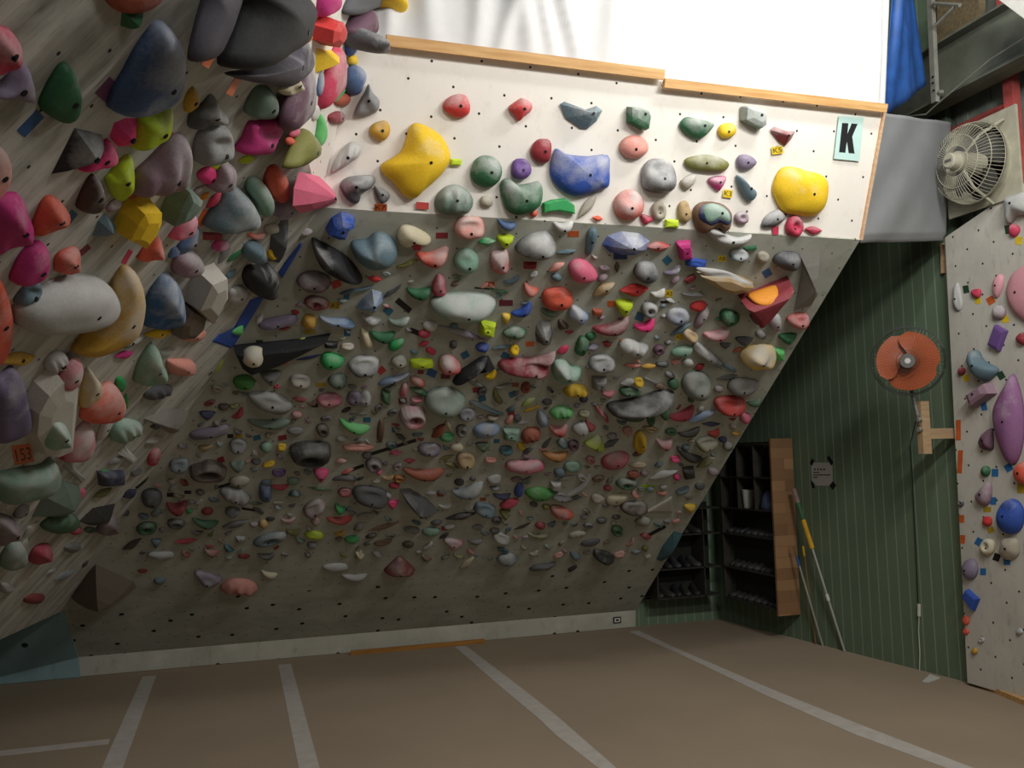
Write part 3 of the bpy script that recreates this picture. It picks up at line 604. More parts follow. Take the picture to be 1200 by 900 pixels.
PH('L','prism','volbrown',0,'brown wedge volume below the boxy one','200,398 203,372 216,352 242,364 237,384 222,398',dr=.5,name='wooden_volume',cat='wall volume',bolt=False)
PH('L','prism','volwhite',0,'flat white volume at the lower left','28,470 44,446 66,428 92,432 91,470 88,528 62,536 40,530 24,500',peak=(72,470),dr=.4,name='wooden_volume',cat='wall volume',bolt=False)
PH('L','rock','mint',2,'brown and green pear-shaped hold','155,445 165,420 182,400 190,415 197,430 191,445 176,453 160,451')
PH('L','dome','dullpurple',1,'large dull purple hold','-20,512 -20,450 0,438 18,428 28,452 37,486 32,508 0,520',peak=(24,480),dr=.45,bolt=False)
PH('L','rock','mint',2,'grey green cube hold with holes','45,520 50,496 61,485 78,490 84,505 78,520 60,528',lift=.04)
PH('L','dome','crimson',3,'mauve red chalky hold','64,455 70,440 84,425 98,418 98,434 86,454 70,458',lift=.03)
PH('L','dome','coral',2,'coral hold with a chalky end','92,490 100,471 129,446 142,452 148,470 138,489 120,497 96,496',peak=(135,475),dr=.5)
PH('L','dome','mustard',3,'chalky greenish yellow hold','92,478 95,455 103,430 112,438 121,448 118,462 106,472')
PH('L','dome','crimson',3,'wine red hold with white top','68,540 75,525 94,501 107,492 112,510 106,530 94,542 76,542',dr=.5,bolt=False)
PH('L','dome','mint',2,'pale green mitten-shaped hold','-8,592 -10,562 20,551 50,545 64,535 72,550 70,566 55,580 30,588 6,592',peak=(45,560),dr=.5,bolt=False)
PH('L','facet','greygreen',0,'grey green cone','37,604 50,580 72,563 90,566 97,576 85,596 63,606',bolt=False)
PH('L','dome','dgreen',1,'dark green oval cone','46,618 60,605 84,600 94,610 86,620 62,626',bolt=False)
PH('L','rock','mauve',2,'knobbly mauve hold at the left border','-12,640 -12,600 12,600 25,611 20,625 6,637')
PH('L','dome','mint',3,'pale green bowl at the left border','-2,666 5,646 24,630 33,645 28,660 10,669',dr=.6,bolt=False)
PH('L','rock','crimson',1,'dark red rock low on the left','33,655 42,640 59,636 62,648 50,660 37,662')
PH('L','rock','mauve',2,'mauve red lump','112,626 120,610 134,600 140,615 130,628')
PH('L','facet','volgrey',0,'rough grey wooden wedge','168,490 196,478 222,480 206,506 197,508 184,500',name='wooden_volume',cat='wall volume',bolt=False)
PH('L','facet','black',0,'black green wedge','92,611 108,596 135,590 130,610 106,616',bolt=False)
PH('B','plate','black',0,'black square volume','212,448 240,418 250,420 250,432 228,453',dr=.4,name='wooden_volume',cat='wall volume',bolt=False)
# right panel
PH('R','dome','lgrey',1,'pale grey wing-shaped hold','1176,232 1185,228 1200,224 1215,222 1215,248 1192,252 1180,263 1177,250',peak=(1195,238))
PH('R','dome','palepink',0,'huge flat pink disc','1179,345 1184,322 1199,308 1228,303 1228,384 1200,380 1185,364',dr=.25,peak=(1197,343))
PH('R','dome','palepink',0,'pink almond-shaped hold','1163,340 1165,327 1172,321 1177,325 1176,337 1170,349 1165,349')
PH('R','plate','purple',0,'purple square plate hold','1157,405 1167,380 1182,388 1172,412',dr=.3)
PH('R','dome','slate',1,'slate peanut-shaped hold','1132,420 1136,410 1145,411 1152,422 1171,432 1165,442 1154,447 1143,440 1139,430',peak=(1148,430))
PH('R','prism','mauve',0,'pink topped wooden wedge','1131,464 1162,448 1169,461 1139,478',peak=(1146,462))
PH('R','dome','orchid',1,'tall purple mauve hold','1163,492 1165,472 1179,450 1187,438 1194,450 1201,480 1200,520 1190,545 1178,539 1168,514',peak=(1185,495),dr=.5)
PH('R','rock','plum',1,'plum pyramid hold','1146,518 1153,508 1163,502 1165,520 1163,528 1150,527')
PH('R','dome','mauve',2,'dusty pink pear-shaped hold','1142,583 1150,573 1160,564 1163,575 1160,590 1150,593')
PH('R','plate','blue',0,'tilted blue square plate','1127,699 1133,690 1149,702 1142,716',dr=.4)
PH('R','dome','coral',1,'coral ball at the right border','1187,556 1190,545 1206,540 1212,555 1205,568 1193,566')
# ------------------------------------------------------------------ survey of the smaller holds: panel, x, y, width, height, turn, shape, colour, chalk
SMALL = '''
K 535 124 32 28 0 egg red 2; K 852 153 22 18 20 ov yellow 1; K 743 172 34 28 0 ov salmon 1; K 634 177 25 29 0 egg dred 1; K 570 201 37 38 0 sp dgreen 2
K 611 198 24 25 0 jug purple 1; K 532 234 45 36 0 rib greygreen 2; K 570 236 16 13 -20 ov beige 1; K 626 250 9 9 0 ov coral 1; K 689 241 40 11 52 leaf beige 2
K 700 256 14 7 -12 leaf coral 0; K 737 240 36 36 0 sp coral 3; K 757 258 16 12 -20 tri crimson 1; K 772 206 42 41 0 jug dgrey 3; K 807 212 22 14 45 egg beige 2
K 772 247 18 24 0 ring beige 1; K 802 248 16 26 5 ov tan 1; K 787 262 17 10 0 blk lime 0; K 828 191 53 20 -5 ov olive 2; K 875 190 24 18 0 egg lilac 1
K 841 215 22 18 10 tri magenta 2; K 869 255 17 15 0 ring mauve 2; K 905 257 30 17 30 egg dgrey 3; K 931 265 22 26 0 ring crimson 1; K 953 270 22 10 -5 leaf crimson 1
K 445 153 25 24 0 egg mustard 1; K 534 190 14 8 0 blk lime 0
U 448 153 1 1 0 sp grey 0
B 550 267 36 28 0 jug salmon 2; B 508 303 40 24 10 be coral 2; B 546 306 30 31 0 sp mint 1; B 586 307 22 30 8 pill red 3; B 592 283 21 18 0 tri lime 0; B 571 283 22 10 5 leaf green 2
B 593 264 24 12 -15 be slateblue 1; B 477 309 26 8 12 wave olive 0; B 660 266 24 14 0 be white 3; B 692 283 35 13 78 egg slate 0; B 664 295 24 6 8 leaf slate 1
B 771 289 28 12 3 leaf red 2; B 802 293 17 24 10 blk magenta 0; B 815 308 25 11 -8 blk blue 0; B 683 318 37 29 -20 egg pink 1; B 652 313 22 10 25 leaf salmon 1; B 621 311 16 9 0 blk dred 0
B 757 319 30 28 0 ov dgrey 2; B 789 318 23 10 25 be lilac 2; B 723 313 7 13 0 leaf dbrown 0; B 809 327 14 8 35 blk maroon 0; B 866 299 24 16 0 jug slate 3; B 894 301 16 14 0 ov beige 1; B 879 291 16 6 10 blk dgreen 0
B 818 359 20 13 12 ov red 0; B 855 372 24 22 0 egg dgreen 1; B 846 374 18 6 0 leaf dgreen 0; B 935 376 28 21 0 egg red 2; B 923 397 23 15 5 tri dgreen 0; B 913 415 13 16 0 blk lightgreen 0
B 841 393 33 17 15 be crimson 3; B 908 378 16 22 0 egg mauve 3; B 887 374 18 14 0 tri plum 1; B 794 371 28 22 5 ov slateblue 3; B 798 386 30 8 30 leaf slate 1; B 809 393 22 13 -30 jug mustard 3
B 822 372 30 13 60 egg mauve 2; B 799 412 26 15 10 egg mint 1; B 829 416 44 12 -38 pill dgrey 3; B 855 431 18 5 -30 stick slate 0; B 806 425 14 10 0 ov lgrey 1; B 820 430 13 9 25 leaf dred 0
B 816 452 36 37 0 sp greygreen 3; B 871 453 38 24 8 egg grey 2; B 852 442 26 7 8 leaf dgrey 0; B 842 456 12 9 0 ov mauve 3; B 855 476 38 26 0 jug red 1; B 884 473 18 10 10 be dgreen 2; B 873 490 14 14 0 ov pink 1
B 823 488 36 11 22 leaf lblue 2; B 800 487 34 16 22 be crimson 1; B 833 497 22 6 0 leaf navy 0; B 653 350 36 29 5 ov coral 1; B 645 366 24 12 0 be dgreen 2; B 620 340 20 14 -28 be coral 2
B 613 365 27 14 28 be blue 1; B 708 339 30 15 32 leaf tan 1; B 743 340 34 16 3 leaf red 0; B 731 361 22 22 0 tri lime 0; B 700 366 12 9 0 blk rust 0; B 677 369 26 17 -32 pill lblue 3
B 761 363 20 20 0 ring dgrey 3; B 603 390 29 17 0 ov dgreen 2; B 718 385 46 20 16 be maroon 2; B 756 383 26 15 15 be hotpink 0; B 772 345 18 11 15 be white 2; B 812 345 28 7 -10 wave grey 1
B 682 405 24 15 72 pill dgreen 1; B 692 394 12 10 0 ov dgreen 0; B 667 389 11 5 0 leaf dred 0; B 603 410 13 12 -40 jug yellow 0; B 660 410 15 9 30 ov crimson 0; B 695 407 16 10 12 leaf purple 2
B 711 403 12 8 -20 leaf dred 1; B 772 410 14 13 20 ring plum 1; B 705 426 32 23 0 jug dgrey 3; B 702 449 18 18 0 blk grey 1; B 675 458 30 17 0 rib yellow 1; B 741 428 20 6 0 leaf coral 2; B 760 429 18 8 5 leaf mustard 1
B 776 427 16 8 0 ov dgrey 1; B 736 448 20 10 10 leaf lgrey 2; B 748 448 13 13 0 jug yellow 1; B 738 459 26 13 -5 egg dgreen 1; B 762 446 18 4 -25 stick grey 1; B 789 450 14 14 0 sp dgreen 0
B 712 462 17 9 0 be crimson 2; B 705 484 28 9 -62 wave crimson 2; B 658 483 28 18 0 rib lightgreen 1; B 620 471 20 9 30 leaf lime 3; B 623 479 20 4 20 stick yellow 1; B 635 490 22 12 -70 egg lblue 2
B 515 334 27 18 84 egg crimson 2; B 491 344 31 17 0 be dgreen 1; B 439 327 18 8 -5 leaf red 0; B 460 341 26 6 40 wave dgrey 1; B 433 375 26 12 -20 be dgrey 3; B 468 378 26 12 5 be greygreen 2
B 418 340 42 7 16 wave slate 1; B 429 396 26 11 -65 egg cream 1; B 448 395 31 16 -3 be dgreen 0; B 465 403 22 13 28 egg green 1; B 504 382 17 13 0 ov white 3; B 497 391 15 11 0 ov crimson 1
B 541 390 58 9 -16 leaf lilac 2; B 571 385 19 19 -8 blk lime 0; B 593 373 11 13 0 tri yellow 1; B 585 341 22 5 -15 wave dgreen 1; B 600 329 22 8 22 be slate 1; B 497 403 14 7 15 leaf crimson 0
B 505 411 13 8 -25 ov crimson 0; B 531 404 9 10 0 ov dgrey 1; B 565 407 16 12 0 ov blue 1; B 588 407 24 6 8 leaf slate 1; B 426 429 37 27 3 jug dgrey 3; B 468 424 20 18 0 ov olive 3; B 494 426 28 13 0 pill lime 0
B 527 428 28 24 -15 egg red 3; B 462 444 40 12 25 wave lblue 2; B 576 440 17 10 28 be yellow 1; B 489 447 20 11 -25 ov coral 2; B 473 457 18 9 75 ov pink 2; B 492 459 26 10 -15 leaf dgreen 1
B 521 471 48 38 0 sp mint 3; B 547 486 21 16 10 jug navy 3; B 427 467 16 20 0 egg lgrey 3; B 415 467 18 19 0 ov lilac 1; B 452 465 22 13 -60 leaf dgreen 1; B 420 485 22 3 0 stick grey 1
B 570 478 44 8 -18 wave slate 1; B 488 468 15 8 0 jug pink 2; B 558 450 20 6 -18 leaf grey 1; B 582 464 22 9 -65 be olive 1; B 590 452 22 7 5 wave lgrey 2; B 616 454 14 12 60 ring rust 1
B 597 492 14 8 50 ov salmon 1; B 606 490 10 9 0 ov dgrey 1; B 612 495 22 5 5 leaf lgrey 1; B 371 355 30 18 -8 ring maroon 2; B 395 377 44 15 -18 wave lblue 2; B 326 378 47 15 12 pill lilac 1
B 362 377 17 18 0 ov mustard 1; B 304 374 16 8 60 leaf white 2; L 279 388 18 13 35 tri lightgreen 0; B 334 384 16 7 0 star dred 0; B 388 404 16 9 0 blk black 1; B 407 406 17 9 0 jug tan 3
B 335 405 32 6 -14 leaf slate 1; B 327 418 26 7 38 pill lgrey 2; B 355 401 15 11 15 ov lime 2; B 362 419 32 4 12 leaf navy 0; B 335 424 15 7 15 leaf coral 2; B 389 423 28 22 0 egg green 1
B 395 447 23 20 0 egg dgreen 2; B 318 443 26 20 5 tri grey 0; B 325 453 10 7 0 star crimson 0; B 352 447 26 18 0 jug beige 3; B 386 469 30 19 0 ov pink 2; B 286 448 26 19 0 ov grassgreen 0
B 256 427 20 9 58 egg lime 2; B 316 471 55 25 -14 ov grey 3; B 351 468 18 7 -5 leaf dred 1; B 348 486 14 9 0 egg crimson 3; B 243 487 20 12 0 tri navy 0; B 262 477 13 9 0 ov dbrown 0; B 280 485 18 9 42 be crimson 1
B 316 497 54 14 0 be greygreen 1; B 246 507 48 14 12 pill lilac 1; B 241 525 19 8 5 tri tan 1; B 279 523 21 20 0 jug grey 1; B 278 547 18 15 0 be greygreen 0; B 210 546 24 19 5 jug slate 2
B 312 524 15 14 0 sp mint 1; B 330 524 11 10 0 jug yellow 1; B 346 505 20 10 0 ov grey 1; B 378 504 17 16 -20 ring dbrown 1; B 414 501 38 15 -16 be lightgreen 0; B 281 564 25 13 5 ov beige 2
B 275 581 38 22 -18 rib dgrey 3; B 311 577 24 15 88 pill slateblue 1; B 312 566 13 9 0 ov slate 0; B 315 544 16 8 18 jug yellow 1; B 327 554 16 10 0 jug purple 1; B 328 571 22 8 0 be crimson 0; B 344 564 15 10 0 ov mint 1
B 376 557 19 18 0 tri hotpink 1; B 345 578 15 10 0 fr teal 2; B 326 589 14 3 0 stick white 2; B 404 560 30 9 0 fr dgrey 1; B 375 573 30 4 -8 leaf dgreen 1; B 243 599 14 10 0 ov dred 0; B 273 600 18 14 0 ov slate 2
B 369 596 28 21 25 jug maroon 3; B 397 596 15 12 -30 be green 1; B 240 614 32 13 -8 be dgreen 0; B 277 614 34 9 14 leaf black 2; B 309 614 12 12 0 sp mustard 2; B 317 608 11 5 0 ov black 0; B 338 610 18 7 5 be crimson 3
B 398 610 32 11 2 be red 1; B 370 611 12 12 0 ov rust 3; B 317 632 42 16 14 ring slate 2; B 344 624 18 10 0 be olive 1; B 368 627 23 11 -5 ov lime 1; B 366 639 12 9 0 ov grey 1; B 399 625 16 8 12 be mustard 1
B 412 632 18 10 5 ov green 0; B 218 634 28 7 5 leaf crimson 1; B 247 648 18 11 -10 be dred 2; B 282 632 11 8 0 blk grey 2; B 286 652 14 6 0 ov dred 0; B 312 652 22 9 0 be black 2; B 422 650 13 13 0 star cream 1
B 172 619 25 16 10 ring dgreen 1; B 207 614 22 13 0 ring dgrey 1; B 155 638 26 9 28 leaf dbrown 0; B 182 635 13 11 60 tru slate 1; B 188 651 33 10 2 pill lgrey 2; B 208 596 26 19 5 be dred 1; B 222 599 8 6 0 ov green 0
B 178 584 25 25 0 ov dgrey 1; B 167 669 12 5 0 ov dred 0; B 187 681 14 9 0 ov slate 1; B 243 680 35 19 -14 tri lilac 2; B 280 688 45 22 0 rib salmon 0; B 315 674 20 9 -12 be cream 2; B 393 665 31 11 0 ov lgrey 2
B 415 677 31 10 0 be lgrey 1; B 468 664 37 25 0 tru maroon 2; B 548 659 24 8 38 leaf cream 1; B 594 656 24 17 0 ov slate 3; B 636 664 32 11 18 wave dgrey 0; B 671 666 12 5 30 stick black 0; B 707 653 27 16 -18 jug black 1
B 531 638 25 15 -5 tri pink 3; B 557 635 19 8 3 be black 2; B 587 631 22 14 -20 jug lgrey 2; B 677 626 23 8 10 rib beige 2; B 692 636 24 9 12 ov dgrey 0; B 632 628 27 8 0 be olive 2; B 449 636 22 8 12 jug brown 1
B 478 638 14 9 0 ov dbrown 0; B 505 623 21 12 5 ov mint 0; B 482 621 20 9 -5 jug dgrey 2; B 450 617 38 6 15 leaf brown 0; B 427 604 18 7 8 ring lgrey 1; B 658 601 30 16 -18 egg coral 2
B 446 505 28 8 85 pill brown 1; B 515 505 24 13 40 leaf rust 1; B 526 499 15 5 -55 stick cream 1; B 523 512 18 12 0 ov green 1; B 541 505 14 16 0 ring dgrey 2; B 570 504 32 20 12 ov lblue 2; B 599 509 20 17 0 blk mint 1
B 622 510 24 20 20 rib rust 0; B 611 523 9 10 20 ov yellow 1; B 503 527 28 18 0 ov lilac 2; B 535 524 17 12 0 ov cream 2; B 566 524 18 13 0 tri dgreen 2; B 593 528 16 12 0 jug teal 1; B 464 530 17 8 0 star pink 1
B 420 524 38 9 0 jug salmon 1; B 438 545 20 19 0 ring plum 2; B 444 554 9 8 0 tri pink 0; B 496 556 50 17 -2 be rust 1; B 523 536 18 6 12 leaf olive 0; B 529 545 20 7 -25 leaf olive 0; B 546 540 23 22 0 jug tan 1
B 615 547 46 18 0 pill pink 2; B 468 561 14 10 0 ring amber 1; B 455 560 16 8 10 be tan 1; B 462 569 13 8 0 ov crimson 0; B 452 582 14 13 0 ring dgrey 3; B 460 591 15 12 0 tri hotpink 0; B 549 577 40 19 14 be slate 3
B 538 565 12 9 0 ov black 1; B 554 561 8 6 0 ov dgrey 1; B 540 605 37 9 12 leaf black 1; B 522 594 17 6 0 be lgrey 1; B 568 598 27 18 -10 jug slate 1; B 588 582 22 9 0 be navy 0; B 608 574 18 11 80 ov blue 1
B 597 590 24 12 18 ov crimson 0; B 632 579 35 18 0 ov grassgreen 1; B 580 562 18 12 12 ov lgrey 1; B 575 539 15 8 0 jug salmon 1; B 592 603 14 14 0 tri olive 1; B 612 617 22 4 22 leaf black 0; B 633 616 13 10 0 ov dred 1
B 434 582 44 26 -10 jug dgrey 0; B 404 577 16 12 0 jug dred 1; B 680 503 20 20 0 egg lgrey 2; B 690 499 17 11 -45 be dred 1; B 654 505 23 16 0 be red 2; B 698 518 27 20 -18 tru lime 2; B 750 518 28 16 88 jug yellow 1
B 762 503 19 8 -10 ring tan 1; B 650 535 32 14 -2 be amber 1; B 721 540 34 22 12 ov crimson 2; B 692 539 12 9 -20 ring crimson 2; B 671 547 21 14 0 ov mint 1; B 656 554 14 12 0 ov slate 1; B 664 560 22 5 10 leaf lgrey 1
B 680 571 42 10 42 be lgrey 2; B 734 567 26 15 0 ring dgreen 2; B 778 556 36 11 18 leaf lgrey 2; B 793 559 9 9 0 ov hotpink 0; B 807 554 14 16 10 blk black 0; B 723 585 27 14 12 ov cream 1; B 743 596 33 19 0 jug dbrown 2
B 808 596 15 12 0 tri yellow 1; B 700 584 17 13 0 egg beige 2; B 651 569 13 13 0 blk lgrey 1; B 658 583 28 12 -8 jug dgrey 2; B 705 610 12 8 0 ov dgrey 1; B 723 622 14 14 0 ring dgreen 0; B 753 611 19 12 5 ov olive 3
B 740 635 14 7 50 be salmon 3; B 756 643 8 8 0 ov olive 0; B 778 521 20 16 0 be crimson 3; B 791 538 12 9 0 jug hotpink 1; B 806 534 34 12 -25 be black 1; B 786 506 14 10 0 ring dgreen 1; B 808 508 28 11 15 be black 1
B 717 511 12 9 0 ov lilac 2; B 804 524 10 8 0 ov slate 1; B 837 508 15 10 15 be red 1; B 829 520 26 20 15 jug olive 3; B 847 515 10 8 0 ov navy 0; B 853 523 13 12 0 ov dgrey 2; B 828 541 28 11 30 leaf olive 2; B 862 508 13 6 0 be mustard 1
B 836 553 15 10 0 ov mauve 2; B 778 485 14 16 0 be dgreen 1; B 676 475 8 6 0 ov lilac 1; B 745 491 22 8 5 ov dgreen 0; B 672 583 20 7 0 leaf dgrey 0; B 640 594 10 8 0 ov olive 1; B 619 528 14 6 20 leaf dgrey 0
B 505 578 12 6 0 leaf lgrey 1; B 582 610 12 10 0 ring dgrey 1; B 565 600 10 8 0 ov lblue 1; B 712 572 10 8 0 ov dred 0; B 782 611 10 6 0 ov grey 0; B 420 590 12 6 10 leaf lgrey 1; B 300 590 16 5 0 leaf greygreen 1
B 820 570 12 9 0 ov dgrey 1; B 800 575 18 9 20 jug slate 0; B 776 578 12 6 0 ov salmon 1; B 722 606 10 6 0 ov dgrey 0; B 710 592 8 6 0 ov grey 0; B 480 540 14 6 0 leaf crimson 1; B 355 540 6 4 0 ov grey 0
B 300 541 12 8 0 ov dgrey 1; B 355 255 17 9 18 ov crimson 1; B 358 272 17 11 5 egg mauve 3; B 421 516 14 6 0 leaf grey 1; B 400 540 14 8 10 leaf salmon 2; B 408 552 16 6 20 leaf coral 2; B 430 534 12 9 0 ov dgrey 1
B 640 395 6 4 0 ov grey 0; B 770 470 12 8 0 ov grey 1; B 850 405 14 8 0 tri dgrey 1; B 872 400 22 12 0 tri dgrey 0; B 864 410 12 6 20 leaf rust 1; B 690 430 8 6 0 ov grey 0; B 730 400 8 6 0 ov amber 0
B 641 471 12 8 0 ov dgrey 1; B 684 468 10 8 0 ov navy 1; B 640 520 20 6 45 leaf dgrey 0; B 672 522 14 14 0 ring plum 1; B 700 527 8 6 0 ov dred 0; B 715 520 24 8 25 leaf dgrey 0; B 735 505 12 12 0 jug salmon 1
B 747 545 22 7 0 ov mustard 3; B 742 556 14 10 0 ov rust 1; B 755 555 10 8 0 ov mauve 1; B 810 468 8 8 0 ov dgreen 1; B 763 490 10 20 0 ring dgreen 1; B 560 618 14 8 0 leaf grey 0; B 580 622 12 8 0 ov dgrey 1
L 258 191 28 13 35 ov lime 1; L 289 187 20 10 15 ov lime 0; L 243 206 24 22 20 ov hotpink 1; L 133 241 20 14 40 ov mauve 3; L 155 228 28 11 18 leaf rust 0; L 222 284 38 18 48 pill slateblue 2; L 251 235 26 12 45 leaf crimson 1
L 319 298 13 14 0 ov yellow 1; L 278 346 26 22 40 ov lgrey 3; L 300 277 22 9 0 be coral 3; L 318 268 18 13 10 ov beige 2; L 258 288 20 15 10 ov magenta 2; L 249 277 24 10 0 blk dred 0; L 264 297 30 10 60 leaf grey 0
L 185 391 36 12 8 leaf yellow 0; L 226 393 32 15 10 ov salmon 1; L 212 430 36 21 -3 pill salmon 0; L 152 398 34 18 22 egg dgreen 3; L 145 416 24 10 15 leaf magenta 0; L 66 425 30 28 30 rib lgrey 3; L 20 421 44 18 12 leaf mustard 1
L 47 502 28 14 70 leaf dgrey 1; L 141 450 18 14 80 ov green 0; L 147 472 24 9 80 leaf green 1; L 147 505 40 30 30 rib mint 2; L 122 503 32 14 60 egg lgrey 3; L 27 565 44 12 35 leaf slate 1; L 93 580 19 13 45 ov pink 0
L 150 534 22 11 -40 blk lgrey 2; L 181 535 24 15 65 ov crimson 2; L 180 516 20 11 20 leaf lgrey 2; L 130 560 34 20 5 blk navy 1; L 87 553 32 8 -42 blk lgrey 1; L 25 600 22 15 40 ov lilac 3; L 88 622 17 11 10 ov crimson 1
L 105 621 14 8 0 ring dgreen 1; L 152 579 18 12 30 leaf navy 0; L 85 642 20 12 15 ov grey 1; L 76 674 26 9 28 leaf lblue 3; L 60 670 14 5 30 leaf lgrey 2; L 40 702 26 13 12 ov dred 0; L 8 689 18 14 0 egg lgrey 2
L 185 460 36 18 20 rib dgrey 0; L 140 487 16 8 20 ov teal 1; L 99 352 10 6 0 ov grey 0; L 205 296 20 13 40 leaf slateblue 2; L 221 267 10 8 0 ov grey 0; L 68 588 8 5 0 ov grey 0; L 155 600 26 10 25 leaf dgrey 0
L 120 578 26 10 30 leaf olive 0; L 36 620 24 10 50 leaf white 2; L 28 640 20 9 60 leaf white 2; L 100 661 12 5 50 leaf dgrey 0; L 15 480 6 5 0 ov grey 0; L 60 335 18 16 40 jug white 2; L 230 330 14 8 40 leaf mustard 1
L 182 500 14 8 10 leaf dgrey 1; L 160 553 16 10 40 jug grey 0; L 135 540 20 8 30 leaf grey 1; L 122 553 14 7 10 leaf green 1; L 176 380 10 6 0 leaf mustard 0; L 195 413 18 10 20 ov lgrey 2; L 236 382 14 9 45 leaf grey 1
L 240 347 14 9 40 leaf lilac 2; L 300 262 20 8 30 leaf mauve 1; L 270 322 20 8 45 leaf slate 1; L 275 300 24 8 40 leaf dgreen 0; L 292 253 16 8 30 leaf navy 0; L 240 230 14 8 45 leaf orange 1; L 305 178 20 8 25 leaf coral 1
U 411 55 15 22 0 egg blue 0; U 424 70 36 17 10 egg yellow 0; U 407 116 34 17 15 ov rust 1; U 376 98 30 9 82 egg slateblue 3; U 395 138 22 16 20 ov maroon 2; U 370 132 20 10 80 ov white 2; U 396 113 28 9 45 leaf green 1
U 445 42 36 16 20 ov crimson 1; U 345 155 15 11 40 ov pink 1; U 362 44 16 10 70 leaf amber 0; U 420 70 14 8 0 ov orange 1; U 340 165 12 10 0 ov coral 1; L 232 223 20 8 40 leaf mauve 2
R 1189 270 14 16 0 egg crimson 1; R 1122 348 34 12 -86 egg lgrey 1; R 1144 343 13 11 -20 egg crimson 0; R 1171 366 17 17 0 ov mauve 3; R 1198 397 16 15 0 egg dred 1; R 1127 435 10 10 0 egg maroon 1
R 1155 552 12 13 0 sp dgreen 1; R 1157 611 12 12 0 ov red 0; R 1184 605 34 42 0 sp blue 1; R 1157 641 19 20 0 ring cream 2; R 1183 643 25 27 0 ov beige 1; R 1137 667 20 25 0 sp lilac 1
R 1132 727 9 12 0 ov coral 0; R 1132 740 8 8 0 ov coral 0; R 1142 763 8 8 0 egg mustard 0; R 1150 750 8 7 0 ring lgrey 1; R 1195 740 9 8 0 ov lgrey 1; R 1126 590 8 9 0 ring dgrey 2; R 1193 513 10 16 0 ov crimson 1
'''
_named = [(h['x'], h['y'], h['w'], h['h']) for h in HOLDS]
for item in SMALL.replace('\n', ';').split(';'):
    q = item.split()
    if len(q) != 9: continue
    if q[1:5] == ['448', '153', '1', '1']: continue
    try: hold(q[0], float(q[1]), float(q[2]), float(q[3]), float(q[4]), float(q[5]), q[6], q[7], int(q[8]))
    except Exception as ex: print('HOLD FAILED', item, ex)
# the many tiny foot chips between them
_rf = random.Random(11); _occ = [(h['x'], h['y'], h['w'], h['h']) for h in HOLDS if h['sf'] == 'B']; _made = 0
for _k in range(4000):
    x = _rf.uniform(150, 900); y = _rf.uniform(300, 655)
    if _rf.random() > (0.25 if y < 450 else 1.0): continue
    e = SB.at(x, y)
    sx = 375+(y-243)*-300/472+14; ex = 1008-(y-281)*263/434-12
    if x < sx or x > ex: continue
    w = _rf.uniform(7, 15); h = w*_rf.uniform(.4, .75)
    if any(abs(x-a) < (w+c)/2*0.9 and abs(y-b) < (h+d)/2*0.95 for a, b, c, d in _occ): continue
    _occ.append((x, y, w, h)); _made += 1
    hold('B', x, y, w, h, _rf.uniform(-35, 35), _rf.choice(['leaf', 'be', 'ov', 'ov', 'jug', 'tri', 'wave', 'ring']), _rf.choice(['grey', 'dgrey', 'dgrey', 'lgrey', 'brown', 'slate', 'greygreen', 'mauve', 'dred', 'beige', 'dbrown', 'olive', 'black', 'teal', 'salmon']), _rf.choice([1, 2, 2]))
    if _made >= 230: break
